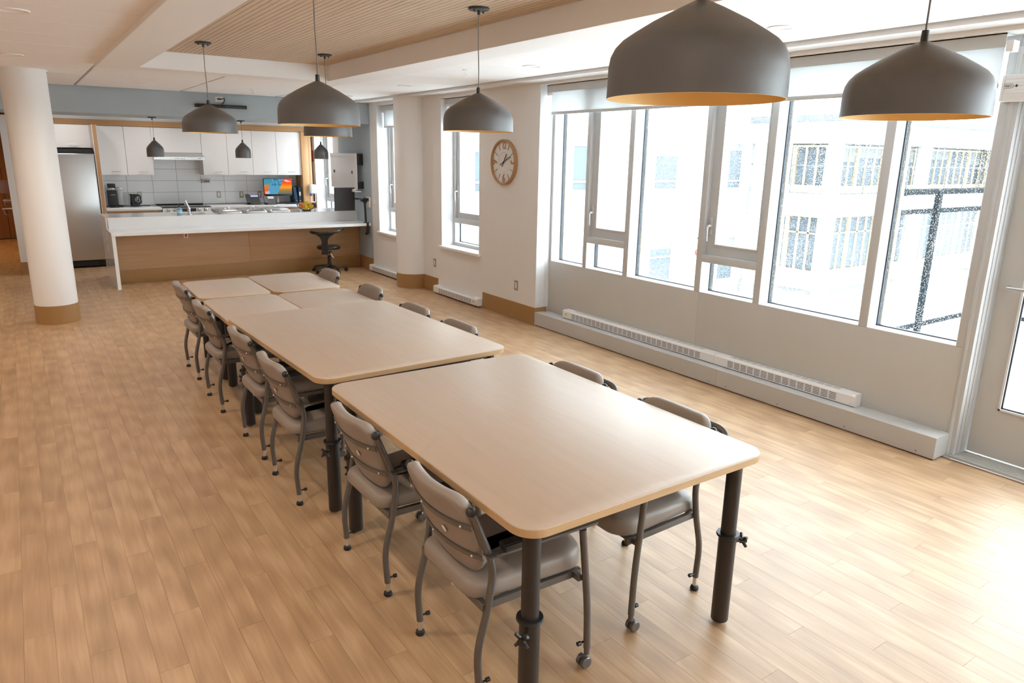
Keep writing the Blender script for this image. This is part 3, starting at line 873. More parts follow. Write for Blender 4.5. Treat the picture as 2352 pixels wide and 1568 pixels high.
# ================================================================== CHAIRS
def pad_mesh():
    """upholstered back: rounded outline, curved in plan, puffy front; built in chair space"""
    mb = MB()
    W, H, rc = .205, .345, .085
    base = Vector((.060, 0, .465)); upv = Vector((-.085, 0, .235)).normalized(); fwd = Vector((upv.z, 0, -upv.x))
    NA, NB = 20, 16
    def halfw(b):
        # rounded corners, slightly narrower towards the bottom
        r = rc
        if b < r: d = r - b
        elif b > H - r: d = b - (H - r)
        else: d = 0
        w = W - r + math.sqrt(max(r * r - d * d, 0)) if d else W
        return w * (.90 + .10 * min(b / (H * .6), 1))
    def P(a, b, side):
        w = max(halfw(b), .002)
        x = a * w
        crv = -.032 * (1 - (x / W) ** 2)
        e = max(abs(a), abs(2 * b / H - 1))
        eb = max(0, (abs(2 * b / H - 1) - .72) / .28); ea = max(0, (abs(a) - .80) / .20)
        puff = (1 - ea ** 3) ** .5 * (1 - eb ** 3) ** .5
        th = (.036 * puff + .004) if side > 0 else -(.010 * puff + .003)
        return base + upv * b + fwd * (crv + th) + Vector((0, x, 0))
    bs = [H * (.5 - .5 * math.cos(PI * j / NB)) for j in range(NB + 1)]
    as_ = [-math.cos(PI * i / NA) for i in range(NA + 1)]
    as_ = [(-1 + 2 * i / NA) * .6 + a * .4 for i, a in enumerate(as_)]
    fr = [[mb.v(P(a, b, 1)) for a in as_] for b in bs]
    bk = [[mb.v(P(a, b, -1)) for a in as_] for b in bs]
    for j in range(NB):
        for i in range(NA):
            mb.face([fr[j][i], fr[j][i + 1], fr[j + 1][i + 1], fr[j + 1][i]])
            mb.face([bk[j][i], bk[j + 1][i], bk[j + 1][i + 1], bk[j][i + 1]])
    for j in range(NB):
        for i in (0, NA):
            mb.face([fr[j][i], fr[j + 1][i], bk[j + 1][i], bk[j][i]])
    for i in range(NA):
        for j in (0, NB):
            mb.face([fr[j][i], fr[j][i + 1], bk[j][i + 1], bk[j][i]])
    return mb, base, upv, fwd, W
def make_chair(label, handle=False):
    t = thing('armchair', label, 'chair')
    mb, base, upv, fwd, W = pad_mesh()
    obj('backrest', mb, M_CHAIRV, t, 70)
    # straps across the back, with screws
    for b in (.105, .235):
        s = MB(); n = 14
        rows = []
        for k in range(n + 1):
            y = -.218 + .436 * k / n
            crv = -.032 * (1 - (y / W) ** 2) - .0155
            p = base + upv * b + fwd * crv + Vector((0, y, 0))
            rows.append([p + upv * dz + fwd * dx for dz, dx in ((-.011, 0), (.011, 0), (.011, -.004), (-.011, -.004))])
        s.rings(rows)
        st = obj('back_strap', s, M_FRAME, t, 30)
        for y in (-.175, .06, .175):
            p = base + upv * b + fwd * (-.032 * (1 - (y / W) ** 2) - .020) + Vector((0, y, 0))
            obj('screw', MB().sphere(p, .0055, 8, 6), M_CHROME, st)
    p = base + upv * .175 + fwd * (-.032 - .0145) + Vector((0, -.06, 0))
    obj('round_sticker', MB().cyl(p, p - fwd * .0015, .013, n=16), M_OUTLET, t)
    # seat
    s = MB()
    def ring(ins, z, fz=0):
        o = []
        x0, x1, w0, w1 = -.015 + ins, .475 - ins, .200 - ins, .222 - ins
        r0, r1 = .07, .085
        cs = [(x1 - r1, w1 - r1, r1, 0), (x0 + r0, w0 - r0, r0, 1), (x0 + r0, -w0 + r0, r0, 2), (x1 - r1, -w1 + r1, r1, 3)]
        for cx, cy, r, q in cs:
            for k in range(9):
                a = q * PI / 2 + PI / 2 * k / 8
                x = cx + r * math.cos(a); y = cy + r * math.sin(a)
                zz = z + fz * max(0, (x - .2)) * .10
                o.append((x, y, zz))
        return o
    s.rings([ring(.016, .386), ring(.004, .389), ring(0, .397), ring(0, .424, .3), ring(.004, .436, .6), ring(.012, .444, .8), ring(.03, .449, 1), ring(.08, .452, 1), ring(.17, .453, 1)])
    obj('seat', s, M_CHAIRV, t, 60)
    f = MB()
    f.box(.012, .036, -.222, .222, .358, .388, .002, 1)
    f.box(.395, .415, -.262, .262, .360, .384, .002, 1)
    for sgn in (-1, 1):
        f.obox((.225, sgn * .212, .372), (1, sgn * .03, 0), .21, (0, 1, 0), .010, (0, 0, 1), .013)
    fr = obj('seat_frame', f, M_FRAME, t, 30)
    obj('round_sticker', MB().cyl((.0115, -.02, .365), (.0105, -.02, .365), .012, n=14), M_OUTLET, fr)
    for sgn in (-1, 1):
        # rear leg and back post: one bent tube
        y = sgn * .222
        P = fillet([(0, y, .062), (-.010, y, .21), (.034, y, .37), (.056, y, .52), (-.030, y * .985, .738)], .06, 6)
        l = obj('rear_leg', MB().tube(P, .0135, 12), M_FRAME, t, 60)
        obj('end_cap', MB().sphere((-.032, y * .985, .742), .0175, 12, 8), M_BLACK, l)
        obj('glide_stem', MB().cyl((0, y, .02), (0, y, .064), .0095, n=12), M_CHROME, l)
        obj('glide_foot', MB().lathe([(0, 0), (.017, 0), (.019, .006), (.017, .016), (.010, .022), (0, .022)], (0, y, 0), 16), M_RUBBER, l)
        obj('height_knob', MB().cyl((.012, y, .082), (.030, y, .082), .004, n=8).cyl((.028, y, .082), (.042, y, .082), .0085, n=10), M_BLACK, l)
        # front leg
        yf = sgn * .268
        P = fillet([(.44, yf + sgn * .008, .075), (.435, yf + sgn * .006, .25), (.400, yf, .575)], .08, 6)
        l = obj('front_leg', MB().tube(P, .0135, 12), M_FRAME, t, 60)
        obj('height_knob', MB().cyl((.43, yf, .10), (.41, yf, .10), .004, n=8).cyl((.414, yf, .10), (.400, yf, .10), .0085, n=10), M_BLACK, l)
        c = MB()
        cx, cy = .44, yf + sgn * .008
        c.cyl((cx, cy, .05), (cx, cy, .078), .011, n=10)
        for q in (-1, 1):
            c.lathe([(0, q * .006), (.022, q * .006), (.0235, q * .009), (.0235, q * .018), (.020, q * .021), (0, q * .021)], (cx - .012, cy, .0235), 14, axis='y')
        c.cyl((cx - .012, cy - .02, .0235), (cx - .012, cy + .02, .0235), .004, n=8)
        obj('caster', c, M_FRAME, l)
        # arm: metal bar and black pad
        A, B = Vector((.045, sgn * .236, .575)), Vector((.455, sgn * .270, .592))
        d = (B - A).normalized()
        arm = obj('arm_bar', MB().obox((A + B) / 2, d, (B - A).length / 2, (0, 1, 0), .017, (0, 0, 1), .005)
                  .obox((.04, sgn * .232, .573), (1, 0, 0), .02, (0, 1, 0), .02, (0, 0, 1), .004), M_FRAME, t, 20)
        A2 = A + d * .03
        pd = MB().box(-.5, .5, -.5, .5, -.5, .5)
        L = (B - A2).length
        M = Matrix.Translation((A2 + B) / 2 + Vector((0, 0, .018))) @ Matrix.Rotation(math.atan2(d.y, d.x), 4, 'Z') @ Matrix.Rotation(-math.asin(d.z), 4, 'Y') @ Matrix.Diagonal((L, .044, .028, 1))
        bmesh.ops.transform(pd.bm, matrix=M, verts=pd.bm.verts)
        bmesh.ops.bevel(pd.bm, geom=list(pd.bm.edges), offset=.004, segments=2, affect='EDGES')
        obj('arm_pad', pd, M_ARM, arm, 40)
    if handle:
        P = fillet([(-.02, -.255, .56), (-.088, -.262, .742), (-.088, .262, .742), (-.02, .255, .56)], .075, 8)
        obj('push_bar', MB().tube(P, .0155, 12), M_FRAME, t, 60)
    return t
CHG = 'taupe armchairs around the long row of tables'
proto = make_chair('x'); proto2 = make_chair('x', True)
ordn = ['closest to the glass door', 'second from the glass door', 'third from the glass door', 'fourth from the glass door', 'fifth from the glass door', 'closest to the kitchen island']
usedA = usedB = False
left = [(1.100, 1.98, 0), (1.098, 2.730, 1), (1.048, 3.738, 0), (1.057, 4.435, 0), (1.036, 5.42, 0), (1.053, 6.325, 0)]
right = [(2.258, 2.035, 0), (2.262, 2.725, 0), (2.245, 3.92, 1), (2.243, 4.555, 0), (2.285, 5.438, -1), (2.283, 6.39, 0)]
for i, (x, y, a) in enumerate(left):
    c = proto if i == 0 else copy_tree(proto)
    c.location = (x, y, 0); c.rotation_euler = (0, 0, math.radians(a))
    tag(c, 'taupe padded armchair on the room side of the tables, ' + ordn[i], 'chair', CHG)
for i, (x, y, a) in enumerate(right):
    src = proto2 if i < 2 else proto
    c = proto2 if i == 0 else copy_tree(src)
    c.location = (x, y, 0); c.rotation_euler = (0, 0, PI + math.radians(a))
    tag(c, ('taupe armchair with push bar on window side of tables, ' if i < 2 else 'taupe padded armchair on the window side of the tables, ') + ordn[i], 'chair', CHG)

# ================================================================== PENDANTS AND CEILING FITTINGS
def make_pendant(name, label, zr, zc, r, prof_h, small=False, cord_r=.0032):
    """shade rim at zr, canopy against the ceiling at zc; local x, y = 0"""
    t = thing(name, label, 'pendant lamp')
    if not small:
        pr = [(.225, 0), (.2245, .03), (.2235, .075), (.219, .10), (.209, .120), (.192, .138), (.165, .156), (.12, .183), (.06, .214), (.018, .234)]
    else:
        pr = [(.112, 0), (.113, .05), (.1125, .095), (.107, .122), (.094, .145), (.066, .175), (.036, .205), (.012, .228)]
    k = r / pr[0][0]
    pr = [(a * k, b * k) for a, b in pr]
    H = pr[-1][1]
    sh = obj('shade', MB().lathe([(a, zr + b) for a, b in pr], n=64, cap1=True), M_SHADE, t, 70)
    obj('shade_lining', MB().lathe([(pr[0][0], zr)] + [(max(a - .004, .004), zr + b - .003 + (.003 if i == 0 else 0)) for i, (a, b) in enumerate(pr)], n=64), M_GOLD if not small else M_SHADE, sh, 70)
    obj('stem', MB().lathe([(.012, zr + H - .004), (.011, zr + H + .035), (.004, zr + H + .037)], n=16, cap1=True), M_CANOPY, t)
    obj('socket', MB().lathe([(.02, zr + H - .07), (.022, zr + H - .02)], n=14, cap0=True), M_CANOPY, t)
    obj('bulb', MB().sphere((0, 0, zr + H - .095), .028, 12, 8), M_OUTLET, t)
    top = zc - .02
    if small or abs(zr) < 0: P = [(0, 0, zr + H + .03), (0, 0, top)]
    else: P = [(0, 0, zr + H + .03), (.002, .001, zr + H + .15), (-.002, 0, zr + H + .28), (0, 0, top)]
    obj('cord', MB().tube(P, cord_r, 8, smooth=4), M_CORD, t, 60)
    rc = .065 if not small else .055
    cn = obj('canopy', MB().lathe([(.0, zc - .014), (rc - .004, zc - .014), (rc, zc - .010), (rc, zc - .001), (0, zc - .001)], n=32), M_CANOPY, t)
    obj('cord_grip', MB().cyl((0, 0, zc - .04), (0, 0, zc - .012), .009, n=12), M_CANOPY, cn)
    if not small:
        for a in (.3, PI + .3):
            obj('cap_nut', MB().cyl((.042 * math.cos(a), .042 * math.sin(a), zc - .026), (.042 * math.cos(a), .042 * math.sin(a), zc - .012), .006, n=8), M_CANOPY, cn)
    return t
PG = 'large grey pendant lamps over the tables'
pp = make_pendant('pendant_lamp', 'x', 1.995, 2.73, .225, .23)
pos = [(1.456, 6.785, 'by the kitchen on the room side'), (2.528, 6.825, 'by the kitchen on the window side'), (1.459, 4.066, 'over the middle table on the room side'),
       (2.506, 4.062, 'over the middle table on the window side'), (1.467, 1.322, 'nearest the glass door on the room side'), (2.497, 1.293, 'nearest the glass door on the window side')]
for i, (x, y, s) in enumerate(pos):
    c = pp if i == 0 else copy_tree(pp)
    c.location = (x, y, 0)
    tag(c, 'large dome pendant lamp with gold inside, ' + s, 'pendant lamp', PG)
sp = make_pendant('island_pendant', 'x', 1.745, 2.285, .112, .23, True, .0025)
for i, (x, s) in enumerate(((1.685, 'beside the range hood'), (2.885, 'in front of the white wall cabinets'), (4.09, 'in front of the kitchen window'))):
    c = sp if i == 0 else copy_tree(sp)
    c.location = (x, 11.40, 0)
    tag(c, 'small dark bell pendant over the kitchen island, ' + s, 'pendant lamp', 'small pendants over the island')

M_LENS_W = emitter('downlight_lens_warm', (1, .80, .58), 2.2)
M_LENS_N = emitter('downlight_lens_neutral', (1, .95, .90), 1.6)
def downlight(x, y, z, label, watt, color, lens, group):
    t = thing('downlight', label, 'ceiling light', (x, y, z), group=group)
    obj('trim_ring', MB().lathe([(.085, 0), (.083, -.006), (.062, -.004), (.056, .002)], n=32), M_WHITE, t, 50)
    obj('lens', MB().lathe([(.056, .001), (.0, .001)], n=32), lens, t, 0)
    l = bpy.data.lights.new('downlight_lamp', 'SPOT')
    l.energy = watt; l.color = color; l.spot_size = math.radians(160); l.spot_blend = 1.0; l.shadow_soft_size = .05
    o = bpy.data.objects.new('downlight_lamp', l); COL.objects.link(o); o.parent = t; o.location = (0, 0, -.012)
WARM, NEUT = (1, .84, .67), (1, .95, .90)
GL, GR, GK = 'recessed lights in the room-side ceiling', 'recessed lights along the window-side ceiling', 'recessed lights over the kitchen'
for y, lb in ((-2.0, 'fifth from'), (.4, 'fourth from'), (2.85, 'third from'), (5.295, 'second from'), (7.77, 'closest to')):
    downlight(.115, y, ZC, 'recessed downlight in the room-side panel ceiling, %s the free-standing column' % lb, P_ROOM, WARM, M_LENS_W, GL)
for y, lb in ((-1.0, 'fourth from'), (3.2, 'third from'), (7.4, 'second from'), (10.0, 'closest to')):
    downlight(-2.3, y, ZC, 'recessed downlight in the ceiling beside the left wall, %s the blue bulkhead' % lb, P_LEFT, WARM, M_LENS_W, 'recessed lights by the left wall')
for y, lb in ((2.844, 'closest to the glass door'), (5.368, 'near the wall clock'), (7.877, 'closest to the built-in column')):
    downlight(3.86, y, ZC, 'recessed downlight in the window-side ceiling, ' + lb, P_WIN, NEUT, M_LENS_N, GR)
for x, y, lb in ((1.378, 9.73, 'by the free-standing column'), (3.93, 9.83, 'by the built-in column')):
    downlight(x, y, ZC, 'recessed downlight before the blue bulkhead, ' + lb, P_BULK, NEUT, M_LENS_N, 'recessed lights before the bulkhead')
for x, lb in ((.7, 'in front of the fridge'), (1.9, 'in front of the kettle'), (3.1, 'in front of the cooktop end'), (4.2, 'in front of the computer screen')):
    downlight(x, 12.65, 2.635, 'recessed downlight above the kitchen aisle, ' + lb, P_KIT, NEUT, M_LENS_N, GK)
for x, y, lb in ((-.9, 15.0, 'nearer the fridge'), (-.9, 16.6, 'nearer the brown wall')):
    downlight(x, y, 2.635, 'recessed warm downlight in the corridor, ' + lb, P_COR, (1, .55, .22), M_LENS_W, 'recessed lights in the corridor')

def sprinkler(x, y, label):
    t = thing('sprinkler', label, 'sprinkler', (x, y, ZC), group='ceiling sprinklers')
    obj('escutcheon', MB().lathe([(.034, 0), (.032, -.006), (.010, -.008)], n=20, cap1=True), M_WHITE, t)
    obj('yoke', MB().tube(fillet([(.009, 0, -.006), (.012, 0, -.026), (0, 0, -.042)], .01), .0022, 6).tube(fillet([(-.009, 0, -.006), (-.012, 0, -.026), (0, 0, -.042)], .01), .0022, 6), M_WHITE, t)
    obj('bulb', MB().cyl((0, 0, -.008), (0, 0, -.038), .0022, n=8), M_OUTLET, t)
    obj('deflector', MB().lathe([(0, -.042), (.016, -.042), (.016, -.044), (0, -.044)], n=16), M_CHROME, t)
sprinkler(3.569, 6.007, 'small white ceiling sprinkler near the wall clock')
sprinkler(3.519, 2.841, 'small white ceiling sprinkler near the large pendant and glass door')
sprinkler(2.646, 9.769, 'small white ceiling sprinkler before the blue bulkhead')

# ================================================================== WALL CLOCK
def clock():
    cx, cy, cz = XW, 6.925, 1.775
    t = thing('wall_clock', 'round wooden-rimmed wall clock with large brown numerals', 'clock', (cx, cy, cz))
    R = .252
    def L(h, r): return (r, -h)
    obj('rim', MB().lathe([(R - .022, -.002), (R, -.002), (R, -.040), (R - .008, -.045), (R - .016, -.045), (R - .022, -.040), (R - .022, -.018)], n=64, axis='x'), M_CLOCKW, t, 30)
    obj('face', MB().lathe([(0, -.018), (R - .02, -.018)], n=64, axis='x'), M_CLOCKF, t, 0)
    def at(ang, r, x=-.020): return (x, -r * math.sin(ang), r * math.cos(ang))     # seen from the room, clockwise
    for h in (1, 2, 4, 5, 7, 8, 10, 11):
        a = h * PI / 6
        obj('hour_mark', MB().tube([at(a, .150), at(a, .222)], .0022, 6), M_INK, t)
    for k in range(60):
        pass
    dots = MB()
    for k in range(60):
        a = k * PI / 30
        p = at(a, .112); dots.cyl((-.0182, p[1], p[2]), (-.0195, p[1], p[2]), .0016, n=6)
    o = obj('minute_dots', dots, M_GROUT, t, 0); o['kind'] = 'stuff'
    for txt, h, rot in (('12', 12, 0), ('3', 3, 1), ('6', 6, 0), ('9', 9, -1)):
        a = h * PI / 6
        me = text_mesh('numeral', txt, .125 if h == 12 else .14, M_CLOCKW, .003, .62 if h == 12 else .85)
        n = obj('numeral', me, None, t)
        # text lies in XY; stand it on the wall facing -X, then turn it in the wall plane
        base = Matrix(((0, 0, -1, 0), (-1, 0, 0, 0), (0, 1, 0, 0), (0, 0, 0, 1)))
        n.matrix_local = Matrix.Translation(at(a, .182, -.021)) @ base @ Matrix.Rotation(-rot * PI / 2, 4, 'Z')
    hr, mn = math.radians(32), math.radians(66)
    obj('hour_hand', MB().tube([at(hr + PI, .055, -.026), at(hr, .108, -.026)], .0038, 6), M_INK, t)
    obj('minute_hand', MB().tube([at(mn + PI, .075, -.030), at(mn, .16, -.030)], .0045, 6), M_INK, t)
    obj('hub', MB().cyl((-.018, 0, 0), (-.033, 0, 0), .007, n=12), M_INK, t)
clock()

# ================================================================== OUTLETS AND SMALL WALL THINGS
def outlet(label, c, face, w=.07, h=.115, plate=M_PLATE, group=None, insert=M_OUTLET):
    """face '-x' sits on a wall whose face looks to -x, '-y' likewise"""
    t = thing('outlet', label, 'outlet', c, group=group)
    def bx(a, b, d0, d1, z):
        if face == '-x': return MB().box(-d1, -d0, -a, a, z - b, z + b, .0015, 1)
        return MB().box(-a, a, -d1, -d0, z - b, z + b, .0015, 1)
    obj('cover_plate', bx(w / 2, h / 2, 0, .006, 0), plate, t)
    ins = obj('receptacle', bx(w * .235, h * .30, .0055, .008, 0), insert, t)
    for z in (-.017, .017):
        for a in (-.005, .005):
            if face == '-x': m = MB().box(-.0086, -.0078, a - .001, a + .001, z - .004, z + .004)
            else: m = MB().box(a - .001, a + .001, -.0086, -.0078, z - .004, z + .004)
            obj('slot', m, M_INK, ins, 0)
    return t
outlet('steel wall outlet below the clock near the long window', (XW, 6.658, .398), '-x')
outlet('steel wall outlet between the column and clock-side window', (XW, 8.635, .403), '-x')
outlet('steel backsplash outlet beside the kettle', (1.708, YB - .008, 1.09), '-y')
outlet('steel backsplash outlet right of the cooktop', (2.985, YB - .008, 1.085), '-y')
outlet('steel backsplash outlet left of the desk phones', (3.378, YB - .008, 1.08), '-y')
outlet('steel backsplash outlet behind the desk phones', (3.70, YB - .008, 1.075), '-y')
outlet('small white outlet with red insert under the bar ledge', (1.954, 11.28, .64), '-y', .06, .075, M_OUTLET, None, M_RED)
def thermostat():
    t = thing('thermostat', 'white wall thermostat with small display on the blue wall end', 'thermostat', (XW, 10.825, 1.09))
    obj('casing', MB().box(-.022, 0, -.055, .055, -.08, .08, .004), M_OUTLET, t)
    obj('display', MB().box(-.0235, -.022, -.042, .042, .015, .065), M_INK, t, 0)
    obj('display_segment', MB().box(-.0242, -.0235, -.03, -.008, .025, .05), M_YELLOW, t, 0)
    s = thing('light_switch', 'white rocker light switch beside the blue wall', 'switch', (XW, 10.635, 1.10))
    obj('cover_plate', MB().box(-.006, 0, -.035, .035, -.058, .058, .002), M_OUTLET, s)
    obj('rocker', MB().box(-.010, -.005, -.014, .014, -.03, .03, .002), M_WHITE, s)
thermostat()

# ================================================================== KITCHEN
def island():
    t = thing('kitchen_island', 'long kitchen island with wood panels and brown plinth', 'kitchen island', (2.8, 11.65, 0))
    part(t, 'body', MB().box(1.001, 1.85, 11.36, 12.04, .1, .868).box(2.32, 4.635, 11.36, 12.04, .1, .868).box(1.85, 2.32, 11.36, 12.04, .1, .70).box(1.001, 4.635, 11.30, 11.36, .1, .715), M_LAM, ang=0)
    for a, b in ((1.002, 2.844), (2.846, 4.634)):
        wbox(t, 'front_panel', M_ISL, a, b, 11.28, 11.30, .19, .716, .001)
    wbox(t, 'plinth', M_BASE, 1.002, 4.634, 11.272, 11.30, 0, .19, .001)
    s = thing('island_worktop', 'white quartz island worktop with lower bar ledge and waterfall end', 'worktop', (2.8, 11.45, .72))
    # worktop with a cut-out for the sink
    x0, x1, y0, y1, z0, z1 = .955, 4.637, 11.35, 12.07, .870, .920
    a, b, c, d = 1.86, 2.31, 11.50, 11.86
    m = MB().box(x0, a, y0, y1, z0, z1).box(b, x1, y0, y1, z0, z1).box(a, b, y0, c, z0, z1).box(a, b, d, y1, z0, z1)
    part(s, 'top_slab', m, M_QUARTZ, ang=0)
    part(s, 'riser', MB().box(.985, x1, 11.335, 11.352, .722, .9195), M_QUARTZ, ang=0)
    part(s, 'bar_ledge', MB().box(.955, x1, 10.78, 11.345, .718, .762, .002, 1), M_QUARTZ)
    part(s, 'waterfall_panel', MB().prism([(10.782, 0), (12.07, 0), (12.07, .870), (11.36, .870), (11.36, .717), (10.782, .717)], 'x', .957, 1.0), M_QUARTZ, ang=0)
    k = thing('sink', 'small undermount steel sink in the island worktop', 'sink', (2.085, 11.68, .70))
    bz = MB()
    bz.rings([[(a - .0, c, .869), (b, c, .869), (b, d, .869), (a, d, .869)], [(a + .02, c + .02, .72), (b - .02, c + .02, .72), (b - .02, d - .02, .72), (a + .02, d - .02, .72)]], False, True)
    part(k, 'basin', bz, M_STEEL, ang=0)
    f = thing('faucet', 'chrome kitchen faucet on the island beside the soap bottle', 'faucet', (2.06, 11.44, .92))
    part(f, 'body', MB().lathe([(.032, .0), (.030, .008), (.024, .012), (.022, .07), (.024, .09), (.020, .11)], (2.06, 11.44, .92), 20, cap1=True), M_STEELX)
    part(f, 'spout', MB().tube(fillet([(2.06, 11.44, 1.0), (2.055, 11.46, 1.06), (2.045, 11.60, 1.09), (2.045, 11.64, 1.06)], .03), .011, 10), M_STEELX)
    part(f, 'lever', MB().tube([(2.055, 11.44, 1.03), (2.035, 11.43, 1.085), (2.02, 11.43, 1.13)], .008, 8, r1=.012), M_STEELX)
    b_ = thing('soap_bottle', 'pale blue soap pump bottle on the island by the faucet', 'bottle', (1.925, 11.42, .92))
    M_SOAP = paint('blue_soap', (.16, .42, .55), .12, coat=.5)
    part(b_, 'bottle', MB().lathe([(.0, 0), (.034, 0), (.037, .004), (.037, .085), (.032, .10), (.016, .112), (.014, .118)], (1.925, 11.42, .92), 24, cap1=True), M_SOAP)
    part(b_, 'bottle_label', MB().lathe([(.0374, .03), (.0374, .075)], (1.925, 11.42, .92), 24), paint('soap_label', (.45, .62, .72), .4))
    part(b_, 'pump', MB().cyl((1.925, 11.42, 1.036), (1.925, 11.42, 1.055), .016, n=14).cyl((1.925, 11.42, 1.05), (1.925, 11.42, 1.082), .006, n=8).box(1.905, 1.935, 11.41, 11.43, 1.076, 1.088, .003), M_BLACK)
    for i, (x0, x1) in enumerate(((2.475, 2.825), (2.855, 3.205), (3.225, 3.575))):
        cx = (x0 + x1) / 2
        lb = ['closest to the faucet', 'in the middle of three', 'closest to the fruit bowl'][i]
        p = thing('serving_pan', 'steel serving pan with domed lid on the island, ' + lb, 'pan', (cx, 11.68, .92), group='covered serving pans on the island')
        def rr(ins, z, cx=cx):
            n = 4; o = []; r = .03
            for q, (sx, sy) in enumerate(((1, 1), (-1, 1), (-1, -1), (1, -1))):
                for k_ in range(n + 1):
                    an = q * PI / 2 + PI / 2 * k_ / n
                    o.append((cx + sx * (.172 - ins - r) + r * math.cos(an), 11.68 + sy * (.262 - ins - r) + r * math.sin(an), z))
            return o
        part(p, 'pan_rim', MB().rings([rr(.012, .921), rr(.0, .923), rr(0, .930), rr(.008, .932)]), M_STEELX)
        lid = part(p, 'lid', MB().rings([rr(.006, .931), rr(.010, .950), rr(.035, .972), rr(.06, .976)]), M_STEELX)
        part(p, 'lid_handle', MB().tube(fillet([(cx - .03, 11.68, .976), (cx - .03, 11.68, 1.0), (cx + .03, 11.68, 1.0), (cx + .03, 11.68, .976)], .012), .006, 8), M_STEELX, lid)
    # fruit bowl
    bx, by = 3.86, 11.56
    fb = thing('fruit_bowl', 'dark wire fruit bowl on the island near the window', 'bowl', (bx, by, .92))
    wire = MB()
    for k in range(18):
        an = 2 * PI * k / 18
        wire.tube([(bx + r * math.cos(an), by + r * math.sin(an), .92 + z) for r, z in ((.06, .018), (.10, .035), (.135, .065), (.155, .105))], .0028, 5)
    part(fb, 'wire_ribs', wire, M_CANOPY)
    part(fb, 'rim', MB().lathe([(.152, .104), (.158, .104), (.158, .109), (.152, .109), (.152, .104)], (bx, by, .92), 32), M_CANOPY)
    part(fb, 'foot', MB().lathe([(.07, 0), (.065, .018), (.055, .018), (.062, 0)], (bx, by, .92), 24), M_CANOPY)
    M_LEM = paint('fruit_yellow', (.80, .50, .01), .4, bump=.001, bscale=120); M_ORG = paint('fruit_orange', (.75, .22, .02), .45, bump=.001, bscale=120)
    M_PLM = paint('fruit_plum', (.10, .03, .04), .35)
    for lb, c, r, sc, mt in (('yellow lemon in the fruit bowl, beside the plum', (3.915, 11.50, .995), .041, (1.2, 1, 1), M_LEM), ('yellow lemon in the fruit bowl, beside the orange', (3.822, 11.49, .99), .041, (1, 1.1, 1.15), M_LEM),
                             ('yellow lemon on top of the fruit pile', (3.868, 11.56, 1.045), .040, (1.3, 1, .9), M_LEM), ('orange at the edge of the fruit bowl', (3.765, 11.53, 1.02), .042, (1, 1, 1), M_ORG),
                             ('purple plum at the edge of the fruit bowl', (3.965, 11.54, 1.015), .040, (1.1, 1, 1), M_PLM)):
        fr = thing('fruit', lb, 'fruit', c)
        obj('flesh', MB().sphere((0, 0, 0), r, 14, 10, sc), mt, fr)
        obj('stem_end', MB().sphere((0, 0, r * sc[2] * .98), .006, 6, 4), M_CABWOOD, fr)
    outlet('white outlet on the waterfall end of the island, upper', (.9565, 11.41, .665), '-x', .05, .10, M_OUTLET, None, M_RED)
    outlet('white outlet on the waterfall end of the island, lower', (.9565, 11.44, .49), '-x', .05, .10, M_OUTLET)
island()

def cab_handle(parent_root, parent, x, y, z, w=.13):
    part(parent_root, 'handle', MB().cyl((x - w / 2 + .015, y, z), (x - w / 2 + .015, y - .028, z), .004, n=8).cyl((x + w / 2 - .015, y, z), (x + w / 2 - .015, y - .028, z), .004, n=8)
         .cyl((x - w / 2, y - .028, z), (x + w / 2, y - .028, z), .0055, n=8), M_STEEL, parent)
def wall_cabinets():
    z0, z1, yf = 1.435, 2.195, 13.36
    specs = [(1.14, 1.530, z0, 'next to the fridge panel', .06), (1.532, 1.925, z0, 'left of the range hood', -.02), (1.927, 2.690, 1.80, 'over the range hood', None),
             (2.692, 3.105, z0, 'right of the range hood', 0), (3.107, 3.530, z0, 'second right of the hood', 0), (3.532, 3.955, z0, 'above the computer screen', 0), (3.957, 4.40, z0, 'at the window end', 0)]
    for a, b, z, lb, h in specs:
        t = thing('wall_cabinet', 'white wall cabinet %s' % lb, 'cabinet', ((a + b) / 2, 13.53, z), group='white kitchen wall cabinets')
        wbox(t, 'body', M_LAM, a, b, yf, YB - .009, z, z1)
        d = part(t, 'cabinet_door', MB().box(a + .0015, b - .0015, yf - .02, yf, z + .001, z1 - .001, .001, 1), M_LAM)
        if h is not None: cab_handle(t, d, (a + b) / 2 + .03, yf - .02, z + .055)
    v = obj('trim_5', MB().box(.26, 4.57, 13.33, 13.36, 2.20, 2.285, .002, 1), M_VALW, kind=STR, label='wood valance strip above the wall cabinets')
    p = thing('end_panel', 'tall wood end panel closing the wall cabinets by the window', 'panel', (4.49, 13.5, 0))
    wbox(p, 'panel', M_CABWOOD, 4.402, 4.525, 13.30, YB - .003, 0, 2.20, .001)
    wbox(p, 'filler_strip', M_CABWOOD, 4.528, 4.585, 13.31, YB - .003, 0, 2.20, .001)
    c = thing('fridge_cabinet', 'white cabinet above the fridge with tall wood side panel', 'cabinet', (.66, 13.4, 1.85))
    wbox(c, 'body', M_LAM, .26, 1.068, 13.22, YB - .003, 1.85, 2.195)
    d = part(c, 'cabinet_door', MB().box(.265, 1.045, 13.20, 13.22, 1.852, 2.193, .001, 1), M_LAM)
    cab_handle(c, d, .81, 13.20, 1.895)
    wbox(c, 'side_panel', M_CABWOOD, 1.078, 1.130, 13.06, YB - .003, 0, 2.20)
    wbox(c, 'edge_strip', M_LAM, 1.070, 1.078, 13.058, YB - .003, 0, 2.20)
    wbox(c, 'edge_strip', M_LAM, 1.130, 1.137, 13.058, YB - .003, 0, 2.20)
wall_cabinets()

